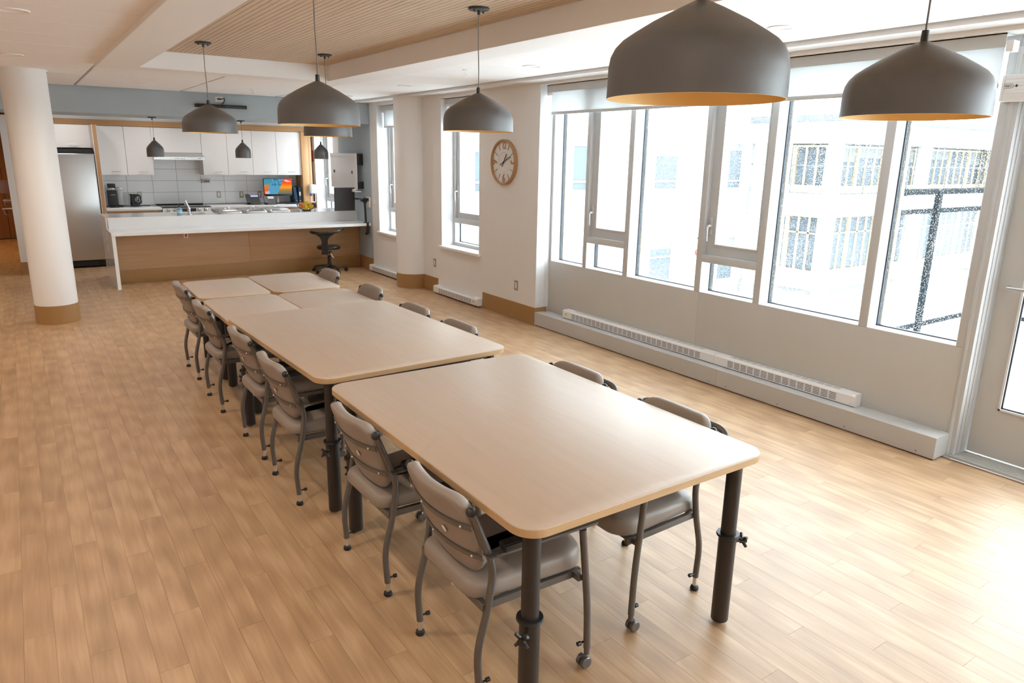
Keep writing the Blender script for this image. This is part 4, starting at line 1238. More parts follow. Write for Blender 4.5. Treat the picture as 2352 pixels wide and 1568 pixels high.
def fridge():
    t = thing('fridge', 'tall stainless steel fridge beside the round column', 'fridge', (.66, 13.4, 0))
    x0, x1 = .285, 1.062
    wbox(t, 'body', M_BLACK, x0 + .01, x1 - .01, 13.16, YB - .02, .03, 1.775)
    wbox(t, 'top_grille', M_BLACK, x0 + .01, x1 - .005, 13.14, 13.5, 1.775, 1.835)
    d = part(t, 'door', MB().box(x0, x1, 13.08, 13.155, .12, 1.765, .012, 3), M_STEEL)
    part(t, 'handle', MB().tube(fillet([(.50, 13.08, .75), (.50, 13.03, .75), (.50, 13.03, 1.55), (.50, 13.08, 1.55)], .02), .011, 8), M_STEELX, d)
    part(t, 'kick_grille', MB().box(x0 + .02, x1 - .01, 13.15, 13.17, .02, .11), M_BLACK)
    for k in range(4):
        part(t, 'grille_slat', MB().box(x0 + .03, x1 - .12, 13.143, 13.15, .03 + .02 * k, .04 + .02 * k), M_GASKET)
    for x in (x0 + .06, x1 - .06):
        part(t, 'foot', MB().cyl((x, 13.2, 0), (x, 13.2, .03), .02, n=12), M_BLACK)
fridge()

def back_run():
    s = thing('back_worktop', 'white worktop along the kitchen back wall, left of the cooktop', 'worktop', (1.53, 13.36, .875))
    wbox(s, 'top_slab', M_QUARTZ, 1.139, 1.938, 13.04, YB - .001, .878, .92, .002)
    s = thing('back_worktop', 'white worktop along the kitchen back wall, right of the cooktop', 'worktop', (3.6, 13.36, .875))
    wbox(s, 'top_slab', M_QUARTZ, 2.702, 4.40, 13.04, YB - .001, .878, .92, .002)
    for a, b, lb in ((1.139, 1.937, 'wood base cabinet left of the range'), (2.703, 3.40, 'wood base cabinet right of the range')):
        c = thing('base_cabinet', lb + ' behind the island', 'cabinet', ((a + b) / 2, 13.4, 0))
        wbox(c, 'body', M_CABWOOD, a, b, 13.09, YB - .01, .1, .877)
        wbox(c, 'plinth', M_BASE, a, b, 13.14, YB - .01, 0, .1)
        n = 2
        for k in range(n):
            q0, q1 = a + (b - a) * k / n, a + (b - a) * (k + 1) / n
            d = part(c, 'cabinet_door', MB().box(q0 + .002, q1 - .002, 13.07, 13.09, .11, .874, .001, 1), M_CABWOOD)
            cab_handle(c, d, (q0 + q1) / 2, 13.07, .80)
    dk = thing('desk_support', 'wood support panels under the computer end of the worktop', 'panel', (4.0, 13.5, 0))
    wbox(dk, 'back_panel', M_CABWOOD, 3.41, 4.40, 13.64, YB - .005, 0, .877)
    wbox(dk, 'apron', M_CABWOOD, 3.41, 4.40, 13.10, 13.12, .80, .877)
    # range
    r = thing('range', 'slide-in steel electric range with black glass cooktop', 'range', (2.32, 13.37, 0))
    a, b = 1.942, 2.698
    wbox(r, 'body', M_STEEL, a, b, 13.07, YB - .012, .05, .905)
    wbox(r, 'cooktop', paint('cooktop_glass', (.02, .02, .022), .06), a - .006, b + .006, 13.05, YB - .012, .905, .926, .003)
    cp = part(r, 'control_panel', MB().prism([(13.015, .79), (13.06, .79), (13.07, .91), (13.035, .91)], 'x', a, b), M_STEEL, ang=0)
    part(r, 'display', MB().prism([(13.0135, .81), (13.02, .81), (13.0372, .903), (13.0315, .903)], 'x', 2.20, 2.46), M_INK, cp, 0)
    for x in (a + .09, a + .19, b - .19, b - .09):
        part(r, 'knob', MB().lathe([(.030, 0), (.030, -.008), (.024, -.012), (.022, -.036), (.018, -.040), (0, -.040)], (x, 13.026, .876), 18, axis='y'), M_STEELX, cp)
    part(r, 'rear_trim', MB().box(a, b, YB - .04, YB - .012, .926, .940), M_INK)
    part(r, 'oven_door', MB().box(a + .004, b - .004, 13.035, 13.07, .2, .78, .004), M_STEEL)
    part(r, 'oven_handle', MB().cyl((a + .06, 13.0, .72), (b - .06, 13.0, .72), .012, n=10).cyl((a + .08, 13.0, .72), (a + .08, 13.04, .72), .008, n=8).cyl((b - .08, 13.0, .72), (b - .08, 13.04, .72), .008, n=8), M_STEELX)
    for x in (a + .05, b - .05): part(r, 'foot', MB().cyl((x, 13.15, 0), (x, 13.15, .05), .02, n=10), M_BLACK)
    # hood
    h = thing('range_hood', 'stainless under-cabinet range hood over the cooktop', 'range hood', (2.31, 13.45, 1.68))
    x0, x1 = 1.915, 2.705
    hb = MB()
    hb.rings([[(x0, 13.20, 1.685), (x1, 13.20, 1.685), (x1, YB - .009, 1.685), (x0, YB - .009, 1.685)],
              [(x0, 13.20, 1.735), (x1, 13.20, 1.735), (x1, YB - .009, 1.735), (x0, YB - .009, 1.735)],
              [(x0 + .03, 13.34, 1.799), (x1 - .03, 13.34, 1.799), (x1 - .03, YB - .009, 1.799), (x0 + .03, YB - .009, 1.799)]])
    part(h, 'canopy', hb, M_STEEL, ang=0)
    part(h, 'front_strip', MB().box(x0 + .005, x1 - .005, 13.196, 13.20, 1.69, 1.73), M_STEELX, ang=0)
    for k in range(6):
        part(h, 'button', MB().cyl((2.24 + .028 * k, 13.192, 1.71), (2.24 + .028 * k, 13.197, 1.71), .006, n=8), M_GASKET)
    part(h, 'badge', MB().box(2.60, 2.645, 13.1945, 13.196, 1.706, 1.714), M_GASKET, ang=0)
back_run()

def counter_things():
    zc = .92
    # coffee maker
    t = thing('coffee_maker', 'black pod coffee maker with clear water tank by the fridge panel', 'coffee maker', (1.30, 13.45, zc))
    part(t, 'body', MB().box(1.215, 1.345, 13.36, 13.60, zc, zc + .27, .012, 2), M_BLACK)
    part(t, 'brew_head', MB().lathe([(.062, .27), (.066, .28), (.066, .30), (.055, .315)], (1.28, 13.46, zc), 20, cap1=True), M_CHROME)
    part(t, 'lid_handle', MB().box(1.225, 1.335, 13.40, 13.52, zc + .31, zc + .375, .01, 2), M_BLACK)
    part(t, 'drip_tray', MB().box(1.22, 1.34, 13.30, 13.37, zc, zc + .02, .004), M_BLACK)
    part(t, 'water_tank', MB().box(1.352, 1.425, 13.40, 13.58, zc + .03, zc + .29, .012, 2), paint('clear_grey_plastic', (.55, .57, .6), .1, alpha=.45))
    part(t, 'tank_lid', MB().box(1.350, 1.427, 13.398, 13.582, zc + .29, zc + .315, .006), M_CHROME)
    part(t, 'tank_base', MB().box(1.350, 1.427, 13.398, 13.582, zc, zc + .03, .006), M_BLACK)
    me = text_mesh('lettering', 'KEURIG', .018, M_OUTLET, .0004)
    o = obj('lettering', me, None, t); o.rotation_euler = (PI / 2, 0, 0); o.location = (-.02, -.0915, .20)
    # kettle
    k = thing('kettle', 'glossy black electric kettle on the back worktop', 'kettle', (1.60, 13.47, zc))
    part(k, 'base', MB().lathe([(0, 0), (.075, 0), (.078, .012), (.07, .02), (0, .02)], (1.60, 13.47, zc), 24), M_BLACK)
    part(k, 'body', MB().lathe([(.070, .02), (.074, .04), (.066, .14), (.058, .195), (.050, .205), (0, .207)], (1.60, 13.47, zc), 28), paint('gloss_black', (.012, .011, .014), .06, coat=.5))
    part(k, 'spout', MB().prism([(1.52, zc + .205), (1.55, zc + .15), (1.575, zc + .19), (1.56, zc + .205)], 'y', 13.455, 13.485), M_BLACK)
    part(k, 'handle', MB().tube(fillet([(1.645, 13.47, zc + .19), (1.685, 13.47, zc + .18), (1.695, 13.47, zc + .06), (1.662, 13.47, zc + .04)], .03), .012, 8), M_BLACK)
    part(k, 'power_cord', MB().tube([(1.675, 13.47, zc + .006), (1.74, 13.44, zc + .02), (1.82, 13.46, zc + .008), (1.80, 13.56, zc + .005), (1.70, 13.60, zc + .006), (1.55, 13.60, zc + .006)], .0045, 6, smooth=5), M_BLACK)
    # phones
    def phone(label, x, y, s, lcd):
        p = thing('desk_phone', label, 'phone', (x, y, zc))
        d = Vector((0, .62, .78)); d.normalize()
        def slope(u0, u1, a0, a1, h):
            """box on the sloped face: u across, a along the slope, h thickness"""
            m = MB(); n = Vector((0, -d.z, d.y))
            P = lambda u, a, q: Vector((x, y, zc + .012)) + Vector((u * s, 0, 0)) + d * a * s + n * q * s
            vs = [[P(u0, a0, h[0]), P(u1, a0, h[0]), P(u1, a1, h[0]), P(u0, a1, h[0])], [P(u0, a0, h[1]), P(u1, a0, h[1]), P(u1, a1, h[1]), P(u0, a1, h[1])]]
            return m.rings(vs)
        part(p, 'base', MB().prism([(y - .02 * s, zc), (y + .16 * s, zc), (y + .13 * s, zc + .16 * s), (y + .115 * s, zc + .165 * s), (y - .02 * s, zc + .012)], 'x', x - .10 * s, x + .10 * s), M_BLACK, ang=0)
        part(p, 'handset', slope(-.135, -.075, .0, .19, (.004, .035)), M_BLACK, ang=0)
        part(p, 'display_bezel', slope(-.06, .10, .11, .195, (.001, .006)), M_BLACK, ang=0)
        part(p, 'display', slope(-.045, .085, .12, .185, (.006, .0075)), lcd, ang=0)
        part(p, 'silver_strip', slope(-.06, .10, .098, .108, (.001, .008)), M_STEELX, ang=0)
        kb = MB()
        for i in range(4):
            for j in range(5):
                q = slope(-.05 + .029 * j, -.028 + .029 * j, .012 + .02 * i, .026 + .02 * i, (.002, .006))
                tmp = bpy.data.meshes.new('t'); q.bm.to_mesh(tmp); q.bm.free(); kb.bm.from_mesh(tmp); bpy.data.meshes.remove(tmp)
        o = part(p, 'keypad', kb, M_GASKET, ang=0); o['kind'] = 'stuff'
        part(p, 'pad_mat', MB().box(x - .15 * s, x + .115 * s, y - .04 * s, y + .14 * s, zc + .0005, zc + .004), M_INK, ang=0)
    phone('black desk phone with lit display on the back worktop', 3.50, 13.28, 1.0, emitter('phone_lcd', (.55, .58, .95), .8))
    phone('second smaller black desk phone below the computer screen', 3.765, 13.20, .85, paint('lcd_grey', (.40, .41, .40), .3))
    # computer screen
    m = thing('computer_screen', 'flat computer screen showing an orange and blue lock screen', 'monitor', (3.97, 13.42, zc))
    x0, x1, z0, z1, y = 3.705, 4.225, zc + .14, zc + .455, 13.40
    part(m, 'casing', MB().box(x0, x1, y, y + .03, z0, z1, .004), M_BLACK)
    sc = part(m, 'screen', MB().box(x0 + .008, x1 - .008, y - .001, y + .001, z0 + .032, z1 - .008), screen_mat(), ang=0)
    part(m, 'stand_neck', MB().box(3.945, 3.975, y + .03, y + .045, zc + .008, z0 + .08).box(3.94, 3.98, y + .028, y + .032, z0, z0 + .06), M_CHROME)
    part(m, 'stand_foot', MB().box(3.86, 4.06, y - .07, y + .12, zc, zc + .008, .003), M_BLACK)
    me = text_mesh('lettering', '13:15', .036, M_OUTLET, .0004)
    me2 = emitter('screen_white', (1, 1, 1), .9); me.materials.clear(); me.materials.append(me2)
    o = obj('lettering', me, None, sc); o.rotation_euler = (PI / 2, 0, 0); o.location = (3.765 - 3.97, y - .0018 - 13.42, .21)
    for q, (a, b, zz) in enumerate(((3.735, 3.80, .186), (4.085, 4.135, .418), (4.085, 4.17, .405), (4.115, 4.205, .392))):
        part(m, 'caption_line', MB().box(a, b, y - .0016, y - .001, zc + zz, zc + zz + .006), me2, sc, 0)
    kb = thing('keyboard', 'black computer keyboard in front of the binders', 'keyboard', (4.22, 13.25, zc))
    part(kb, 'case', MB().box(4.04, 4.38, 13.20, 13.33, zc, zc + .016, .004), M_BLACK)
    ks = MB()
    for i in range(13):
        for j in range(5):
            ks.box(4.05 + .025 * i, 4.071 + .025 * i, 13.208 + .023 * j, 13.227 + .023 * j, zc + .016, zc + .022)
    o = part(kb, 'keys', ks, M_GASKET, ang=0); o['kind'] = 'stuff'
    for i, (x, tl, lb) in enumerate(((4.255, .03, 'dark blue ring binder leaning beside the computer screen'), (4.325, .0, 'dark blue ring binder with a spine label by the end panel'))):
        b = thing('ring_binder', lb, 'binder', (x, 13.45, zc), group='blue ring binders on the worktop')
        M_NAVY = paint('navy_binder', (.008, .035, .075), .4)
        part(b, 'cover', MB().prism([(x - tl, zc + .305), (x - tl + .055, zc + .30), (x + .058, zc), (x, zc)], 'y', 13.36, 13.62), M_NAVY, ang=0)
        part(b, 'spine_ring', MB().cyl((x + .028, 13.359, zc + .05), (x + .028, 13.361, zc + .05), .01, n=12), M_CHROME)
        if i: part(b, 'spine_label', MB().box(x + .012, x + .04, 13.358, 13.36, zc + .14, zc + .21), M_OUTLET, ang=0)
    # gas/stove cut-off box
    g = thing('switch_box', 'small grey cut-off switch box on the backsplash under the cabinets', 'switch', (2.785, YB - .03, 1.325))
    part(g, 'box', MB().box(2.715, 2.855, YB - .05, YB - .008, 1.29, 1.36, .003), M_VALGREY)
    for i, mt in enumerate((M_RED, M_BLACK, M_BLACK)):
        part(g, 'button', MB().cyl((2.755 + .032 * i, YB - .06, 1.32), (2.755 + .032 * i, YB - .05, 1.32), .012, n=12), mt)
    # soap dispenser on the end panel
    d = thing('soap_dispenser', 'clear wall-mounted hand sanitizer dispenser on the end panel', 'dispenser', (4.56, 13.27, 1.16))
    M_CLR = paint('clear_dispenser', (.72, .75, .77), .1, alpha=.7)
    part(d, 'reservoir', MB().box(4.50, 4.625, 13.20, 13.30, 1.10, 1.27, .03, 3), M_CLR)
    part(d, 'nozzle', MB().cyl((4.52, 13.24, 1.06), (4.52, 13.24, 1.10), .02, n=12), paint('blue_nozzle', (.03, .04, .45), .4))
    part(d, 'bracket', MB().tube(fillet([(4.53, 13.28, 1.08), (4.53, 13.28, .945), (4.615, 13.28, .945), (4.615, 13.28, 1.10)], .02), .006, 8), M_OUTLET)
    # red notice on the wall beside the window
    n = thing('notice', 'small red notice with white lines on the wall by the kitchen window', 'sign', (XW, 13.47, 1.78))
    obj('sheet', MB().box(-.004, 0, -.14, .14, -.10, .10), M_RED, n, 0)
    for k in range(5):
        obj('text_line', MB().box(-.0046, -.004, -.12, .02 + .02 * (k % 3), .07 - .035 * k, .078 - .035 * k), M_OUTLET, n, 0)
counter_things()

def bulkhead_things():
    D = -.106      # the bulkhead face is nearer here
    rz = math.radians(-2.86)
    s = thing('sound_bar', 'long black sound bar on the blue bulkhead', 'speaker', (2.485, 10.92, 2.44))

    part(s, 'grille', MB().box(2.155, 2.82, 10.885, 10.949, 2.417, 2.462, .004), M_BLACK)
    for x in (2.155, 2.812):
        part(s, 'end_cap', MB().box(x, x + .012, 10.883, 10.949, 2.416, 2.463, .003), M_GASKET)
    p = thing('wall_plate', 'white cable plate with a black plug above the sound bar', 'outlet', (2.475, 10.949, 2.535))

    part(p, 'cover_plate', MB().box(2.42, 2.53, 10.942, 10.949, 2.495, 2.57, .003), M_OUTLET)
    part(p, 'plug', MB().box(2.45, 2.50, 10.915, 10.942, 2.525, 2.545, .004).tube([(2.49, 10.925, 2.53), (2.535, 10.90, 2.545), (2.53, 10.91, 2.50), (2.50, 10.92, 2.465)], .006, 6, smooth=4), M_BLACK)
    for q, px in ((s, 2.485), (p, 2.475)):
        q.rotation_euler = (0, 0, rz); q.location.y += D + .002
bulkhead_things()

def whiteboard():
    x = 4.52
    t = thing('whiteboard', 'white flip board on black brackets beside the blue wall', 'whiteboard', (x, 11.6, 1.27))
    b = part(t, 'board', MB().box(x, x + .012, 11.02, 12.16, 1.276, 1.842, .003), M_OUTLET)
    part(t, 'top_strip', MB().box(x - .006, x, 11.02, 12.16, 1.79, 1.842, .002), M_LAM)
    for y in (11.99, 11.20):
        part(t, 'grommet', MB().lathe([(.012, -.002), (.026, -.002), (.026, -.007), (.012, -.007)], (x, y, 1.545), 16, axis='x'), M_GASKET, b)
    part(t, 'bracket', MB().box(x + .012, XW - .0005, 11.02, 11.06, 1.66, 1.84, .003), M_BLACK)
    part(t, 'bracket', MB().box(x + .012, XW - .0005, 11.02, 11.05, 1.29, 1.40, .003), M_BLACK)
    part(t, 'pen_tray', MB().box(x - .05, x + .06, 10.99, 11.5, 1.24, 1.256, .003), M_OUTLET)
    e = thing('board_eraser', 'small white block on the pen tray of the whiteboard', 'eraser', (x - .02, 11.10, 1.256))
    part(e, 'block', MB().box(x - .045, x + .005, 11.08, 11.22, 1.2565, 1.285, .004), M_WHITE)
    part(e, 'felt', MB().box(x - .046, x + .006, 11.079, 11.221, 1.2562, 1.262, .001), M_VALGREY)
    # screen on a clamp arm over the ledge
    s = thing('desk_screen', 'dark portrait screen on a black clamp arm at the bar ledge', 'monitor', (4.33, 11.0, .762))
    c = Vector((4.345, 11.13, 1.125))
    ax, ay, az = Vector((1, .10, -.01)), Vector((-.10, 1, .05)), Vector((0, -.05, 1))
    part(s, 'screen', MB().obox(c, ax, .176, ay, .012, az, .185), paint('matt_black_screen', (.035, .030, .027), .55, bump=.0004, bscale=300), ang=0)
    part(s, 'frame_edge', MB().obox(c + az * .187, ax, .178, ay, .013, az, .003).obox(c - az * .187, ax, .178, ay, .013, az, .003), M_VALGREY, ang=0)
    post = part(s, 'post', MB().cyl((4.575, 10.84, .762), (4.565, 10.84, 1.16), .016, n=14), M_BLACK)
    part(s, 'post_joint', MB().box(4.54, 4.595, 10.81, 10.87, 1.08, 1.15, .006).cyl((4.50, 10.84, 1.115), (4.56, 10.84, 1.115), .012, n=10), M_BLACK, post)
    part(s, 'arm', MB().tube([(4.562, 10.84, 1.12), (4.590, 11.00, 1.125), (4.588, 11.13, 1.125), (4.50, 11.19, 1.125), (4.40, 11.16, 1.125)], .012, 8), M_BLACK)
    part(s, 'clamp', MB().box(4.535, 4.615, 10.80, 10.86, .7625, .772, .002).box(4.56, 4.595, 10.765, 10.78, .60, .77, .002).box(4.56, 4.595, 10.765, 10.84, .60, .61, .002)
         .cyl((4.577, 10.82, .61), (4.577, 10.82, .715), .006, n=8), M_BLACK)
    part(s, 'clamp_screw', MB().cyl((4.577, 10.82, .575), (4.577, 10.82, .60), .022, n=14), M_BLACK)
whiteboard()

def stool():
    t = thing('work_stool', 'black round-seat work stool with curved backrest at the bar ledge', 'stool', (3.97, 10.93, 0))
    base = obj('base', MB().lathe([(0, .075), (.035, .075), (.04, .09), (.036, .13), (.03, .14)], n=20), M_BLACK, t)
    for k in range(5):
        a = math.radians(100 + 72 * k)
        d = Vector((math.cos(a), math.sin(a), 0)); p = d * .265
        obj('spoke', MB().tube([d * .02 + Vector((0, 0, .11)), d * .15 + Vector((0, 0, .095)), p + Vector((0, 0, .075))], .022, 8, r1=.016, flat=(.7, 1)), M_BLACK, t)
        c = MB(); s = Vector((-d.y, d.x, 0))
        c.cyl(p + Vector((0, 0, .04)), p + Vector((0, 0, .075)), .008, n=8)
        for q in (-1, 1):
            c.cyl(p + s * q * .006 + Vector((0, 0, .026)), p + s * q * .022 + Vector((0, 0, .026)), .026, n=14)
        obj('caster', c, M_BLACK, t)
    obj('gas_column', MB().cyl((0, 0, .12), (0, 0, .27), .025, n=16), M_BLACK, t)
    obj('piston', MB().cyl((0, 0, .27), (0, 0, .335), .013, n=12), M_CHROME, t)
    obj('seat_plate', MB().lathe([(.0, .335), (.05, .335), (.15, .358), (.155, .365), (0, .365)], n=28), M_CLOCKF, t)
    obj('seat', MB().lathe([(0, .365), (.165, .365), (.182, .378), (.186, .395), (.178, .415), (.16, .424), (.1, .428), (0, .429)], n=36), paint('black_vinyl', (.014, .013, .013), .28, coat=.3), t)
    obj('lever', MB().tube([(.02, -.03, .335), (.06, -.10, .315), (.10, -.16, .27), (.13, -.19, .255)], .006, 8, smooth=3), M_OUTLET, t)
    # T-shaped back: an upright that widens into a curved rest
    up = MB()
    prof = [(.305, .055), (.36, .05), (.44, .042), (.52, .045), (.57, .07), (.605, .115), (.625, .165)]
    rows = []
    for z, w in prof:
        y = -.20 - .02 * (z - .3)
        rows.append([(x, y - .015 + (.20 * (x / .2) ** 2 * .12 if w > .1 else 0), z) for x in (-w, -w * .5, 0, w * .5, w)] + [(x, y + .015, z) for x in (w, w * .5, 0, -w * .5, -w)])
    up.rings(rows)
    up.box(-.055, .055, -.215, -.02, .305, .335, .006)
    bk = obj('back_upright', up, M_BLACK, t, 40)
    obj('back_rest', MB().tube([(-.235, -.10, .640), (-.19, -.175, .638), (-.09, -.215, .636), (.03, -.22, .640), (.14, -.19, .652), (.21, -.12, .672), (.235, -.04, .690)], .030, 10, smooth=4, flat=(.75, 1)), paint('black_vinyl', (0, 0, 0)), t, 60)
    t.rotation_euler = (0, 0, math.radians(-36))
stool()

# ---- things glimpsed in the corridor
def corridor():
    g = thing('glove_dispenser', 'clear and red glove box holder on the corridor side of the wall end', 'dispenser', (-.13, 13.5, 1.3))
    part(g, 'holder', MB().box(-.215, -.092, 13.42, 13.56, 1.16, 1.36, .006), paint('clear_pink_plastic', (.62, .42, .42), .15, alpha=.6))
    part(g, 'glove_box', MB().box(-.16, -.094, 13.43, 13.55, 1.17, 1.34, .002), M_RED)
    b = thing('wire_basket', 'small chrome wire basket below the glove box holder', 'basket', (-.13, 13.5, .95))
    m = MB()
    for z, w in ((1.06, .10), (.93, .13)):
        m.tube([(-.092, 13.40, z), (-.092 - w, 13.40, z), (-.092 - w, 13.58, z), (-.092, 13.58, z)], .006, 6)
        m.tube(fillet([(-.092 - w * .9, 13.49, z), (-.092 - w * .8, 13.49, z - .09), (-.092, 13.49, z - .09)], .03), .004, 6)
        m.tube(fillet([(-.092 - w * .9, 13.41, z), (-.092 - w * .8, 13.41, z - .09), (-.092, 13.41, z - .09)], .03), .004, 6)
    part(b, 'wires', m, M_CHROME)
    part(b, 'folded_cloth', MB().box(-.18, -.10, 13.42, 13.56, 1.02, 1.07, .01, 2), M_EXTTAN)
    h = thing('handrail', 'pale handrail on the brown corridor wall', 'handrail', (-.7, 17.9, 1.55))
    part(h, 'rail', MB().box(-1.6, -.33, 17.93, 17.965, 1.53, 1.58, .006), M_EXTWOOD)
    part(h, 'mount', MB().box(-1.4, -1.36, 17.96, 17.975, 1.54, 1.57), M_VALGREY)
corridor()

# ================================================================== OUTSIDE
obj('ground_snow', MB().box(5.0, 70, -30, 40, -3.4, -3.3), M_SNOW, kind=STR, ang=0, label='snow-covered courtyard and flat roofs outside')
def far_window(root, plane, c, a0, a1, z0, z1, split, sgn=-1, frame=M_EXTWOOD, blind=.0, d=.22, mull=()):
    """window in a far facade. plane 'y' at y=c (a along x) or 'x' at x=c (a along y); recessed panes, proud frame"""
    def B(p0, p1, d0, d1, q0, q1):
        if plane == 'y': return MB().box(p0, p1, c + d0, c + d1, q0, q1)
        return MB().box(c + d0, c + d1, p0, p1, q0, q1)
    f = MB(); w = .07
    def add(p0, p1, q0, q1, d0=-.06, d1=.10):
        if plane == 'y': f.box(p0, p1, c + d0, c + d1, q0, q1)
        else: f.box(c + d0, c + d1, p0, p1, q0, q1)
    add(a0, a0 + w, z0, z1); add(a1 - w, a1, z0, z1); add(a0 + w, a1 - w, z0, z0 + w); add(a0 + w, a1 - w, z1 - w, z1)
    for zs in split: add(a0 + w, a1 - w, zs - .03, zs + .03, -.03)
    for m_ in mull: add(m_ - .04, m_ + .04, z0 + w, z1 - w, -.03)
    fo = part(root, 'window', f, frame, ang=0)
    edges_a = [a0 + w] + [m_ for m_ in mull] + [a1 - w]
    edges_z = [z0 + w] + list(split) + [z1 - w]
    for i in range(len(edges_a) - 1):
        for j in range(len(edges_z) - 1):
            part(root, 'pane', B(edges_a[i] + .02, edges_a[i + 1] - .02, .02, .04, edges_z[j] + .02, edges_z[j + 1] - .02), M_EXTGLASS, fo, 0)
    if blind:
        part(root, 'shade', B(edges_a[0] + .05, edges_a[-1] - .05, .0, .015, z1 - w - blind, z1 - w), M_EXTBLIND, fo, 0)
def wing_a():
    t = thing('building_wing', 'white opposite building wing with single cream-framed windows', 'building', (14, 18.2, -3.3))
    part(t, 'wall', MB().box(5.0, 24.3, 18.15, 24, -3.3, 6.5), M_EXT, ang=0)
    for i in range(5):
        x = 7.3 + 3.66 * i
        if x > 23: continue
        for z0, z1, s in ((.74, 2.50, (1.08,)), (-2.76, -1.0, (-1.6,))):
            far_window(t, 'y', 18.10, x, x + (1.27 if i < 4 else 1.12), z0, z1, s, blind=(.5 if (i + (z0 < 0)) % 2 else .25))
    part(t, 'alarm_bell', MB().cyl((20.9, 18.02, -1.55), (20.9, 18.12, -1.55), .12, n=14), M_RED)
    part(t, 'sensor', MB().box(20.85, 20.95, 18.05, 18.12, -1.05, -.98), M_GASKET)
wing_a()
def wing_b():
    X, Y = 23.44, 14.5
    t = thing('building_wing', 'opposite building corner with window bands, tan spandrels and white balcony', 'building', (X + 4, Y + 2, -3.3))
    part(t, 'wall', MB().box(X + .9, 45, Y + .9, 18.0, -3.3, 3.2), M_EXT, ang=0)
    part(t, 'roof_edge', MB().box(X - .3, 45, Y - .3, 18.0, 3.2, 3.42), M_RTU, ang=0)
    part(t, 'upper_fascia', MB().box(X - .25, 45, Y - .25, 18.0, 2.46, 3.2), M_EXTCON, ang=0)
    part(t, 'balcony_slab', MB().box(X - .02, 45, Y - .02, 18.0, -.07, .72), M_EXTCON, ang=0)
    part(t, 'ground_slab', MB().box(X - .02, 45, Y - .02, 18.0, -3.3, -2.87), M_EXTCON, ang=0)
    # window bands, one window per bay, along both faces (set back a little)
    for k in range(2):
        y1 = Y + .82 + 1.33 * (k + 1)
        far_window(t, 'x', X + .78, y1 - 1.31, y1, .92, 2.42, (), frame=M_EXTTAN, blind=(.0, .45)[k], mull=(y1 - .9, y1 - .45))
        far_window(t, 'x', X + .78, y1 - 1.31, y1, -2.2, -.1, (-.75,), frame=M_EXTTAN, blind=.0, mull=(y1 - .9, y1 - .45))
    part(t, 'spandrel', MB().box(X + .70, X + .9, Y + .9, 18.0, .72, .92), M_EXTTAN, ang=0)
    part(t, 'spandrel', MB().box(X + .70, X + .9, Y + .9, 18.0, -2.87, -2.2), M_EXTTAN, ang=0)
    for k in range(9):
        x0 = X + .82 + 1.75 * k
        far_window(t, 'y', Y + .78, x0, x0 + 1.72, .92, 2.42, (), frame=M_EXTTAN, blind=(.5, .35, 0)[k % 3], mull=(x0 + .62, x0 + 1.2))
        far_window(t, 'y', Y + .78, x0, x0 + 1.72, -2.2, -.1, (-.75,), frame=M_EXTTAN, blind=0, mull=(x0 + .62, x0 + 1.2))
    part(t, 'spandrel', MB().box(X + .9, 45, Y + .70, Y + .9, .72, .92), M_EXTTAN, ang=0)
    part(t, 'spandrel', MB().box(X + .9, 45, Y + .70, Y + .9, -2.87, -2.2), M_EXTTAN, ang=0)
    for x, y in ((X + .16, Y + .16), (X + 6.2, Y + .16), (X + 12.4, Y + .16), (X + .16, 17.7)):
        part(t, 'column', MB().cyl((x, y, -3.3), (x, y, 3.2), .27, n=20), M_EXT)
    part(t, 'balcony_rail', MB().box(X + .02, 45, Y + .0, Y + .04, 1.68, 1.72).box(X + .0, X + .04, Y, 18.0, 1.68, 1.72), M_RTU, ang=0)
    for k in range(8):
        part(t, 'rail_post', MB().box(X + .4 + 1.5 * k, X + .43 + 1.5 * k, Y + .0, Y + .03, .72, 1.7), M_RTU, ang=0)
    for k in range(3):
        part(t, 'rail_post', MB().box(X, X + .03, Y + .3 + 1.4 * k, Y + .33 + 1.4 * k, .72, 1.7), M_RTU, ang=0)
wing_b()
def far_wing():
    t = thing('building_wing', 'far white building behind the terrace guard rail', 'building', (40, 2, -3.3))
    part(t, 'wall', MB().box(38, 50, -12, 13, -3.3, 2.6), M_EXT, ang=0)
    part(t, 'roof_edge', MB().box(37.8, 50, -12, 13, 2.6, 2.9), M_EXTTAN, ang=0)
    for k in range(6):
        far_window(t, 'x', 37.95, 10.2 - 3.4 * k, 12.4 - 3.4 * k, .4, 2.0, (), blind=.4, mull=(11.3 - 3.4 * k,))
far_wing()
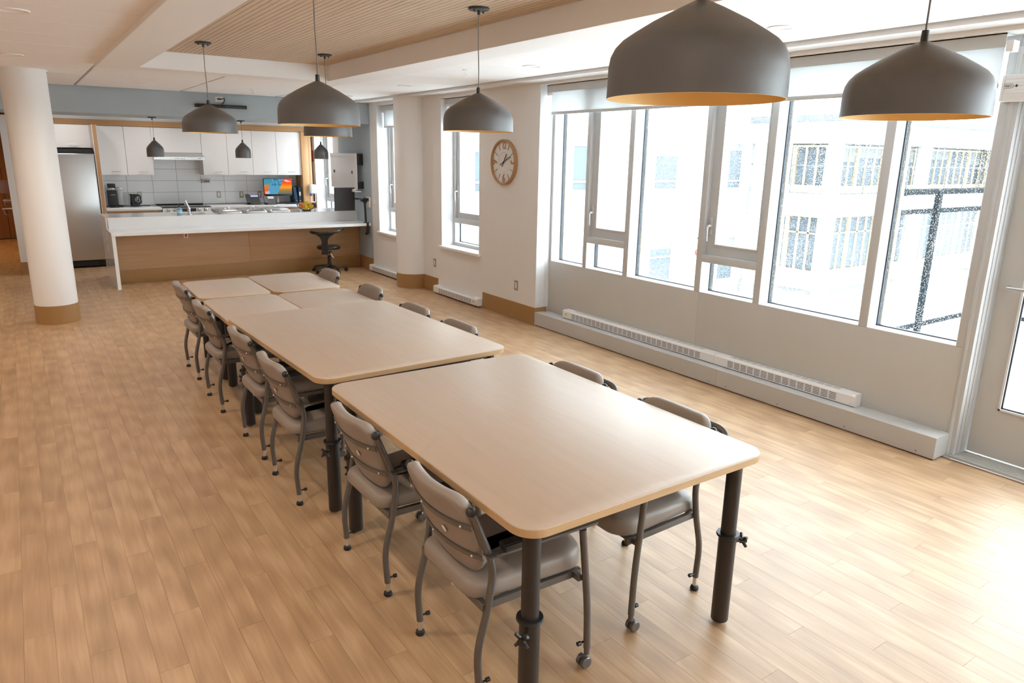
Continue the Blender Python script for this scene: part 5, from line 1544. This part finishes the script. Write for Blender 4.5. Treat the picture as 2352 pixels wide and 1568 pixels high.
def terrace():
    t = thing('terrace', 'snowy terrace slab outside the glass door', 'terrace', (7.3, .5, 0))
    part(t, 'slab', MB().box(5.03, 9.8, -6, 3.98, -.35, -.03), M_SNOW, ang=0)
    part(t, 'kerb', MB().box(5.03, 9.7, 3.93, 3.98, -.03, .0), M_EXT, ang=0)
    g = thing('guard_rail', 'dark metal guard rail with glass along the terrace edge', 'railing', (8.3, 3.89, -.03))
    part(g, 'top_rail', MB().cyl((7.60, 3.89, 1.555), (9.75, 3.89, 1.555), .032, n=14).sphere((7.60, 3.89, 1.555), .04, 12, 8), M_RAIL)
    part(g, 'mid_rail', MB().box(7.60, 9.75, 3.87, 3.91, 1.325, 1.372), M_RAIL, ang=0)
    part(g, 'bottom_rail', MB().box(7.60, 9.75, 3.87, 3.91, .04, .085), M_RAIL, ang=0)
    for x in (8.29, 9.7):
        part(g, 'post', MB().box(x - .035, x + .035, 3.85, 3.90, -.028, 1.55), M_RAIL, ang=0)
    part(g, 'glass_panel', MB().box(7.62, 9.72, 3.886, 3.894, .085, 1.325), M_GLASS, ang=0)
    s = thing('guard_rail', 'dark metal guard rail at the outer side of the terrace', 'railing', (9.75, .0, -.03))
    part(s, 'top_rail', MB().cyl((9.75, 3.85, 1.555), (9.75, -5.8, 1.555), .032, n=14), M_RAIL)
    part(s, 'mid_rail', MB().box(9.73, 9.77, -5.8, 3.82, 1.325, 1.372), M_RAIL, ang=0)
    part(s, 'bottom_rail', MB().box(9.73, 9.77, -5.8, 3.82, .04, .085), M_RAIL, ang=0)
    for y in (2.4, .9, -.6, -2.1, -3.6, -5.1):
        part(s, 'post', MB().box(9.72, 9.77, y - .035, y + .035, -.028, 1.55), M_RAIL, ang=0)
    part(s, 'glass_panel', MB().box(9.746, 9.754, -5.8, 3.8, .085, 1.325), M_GLASS, ang=0)
    u = thing('rooftop_unit', 'grey metal rooftop unit with snow on top below the windows', 'ventilation unit', (15.4, 8.0, -3.3))
    part(u, 'casing', MB().box(14.2, 16.6, 6.6, 8.6, -3.3, -1.75), M_RTU, ang=0)
    part(u, 'snow_cap', MB().box(14.1, 16.7, 6.5, 8.7, -1.75, -1.55, .05), M_SNOW)
    for k in range(3): part(u, 'access_panel', MB().box(14.17, 14.2, 6.7 + .64 * k, 7.28 + .64 * k, -3.1, -1.9), M_RTU, ang=0)
terrace()
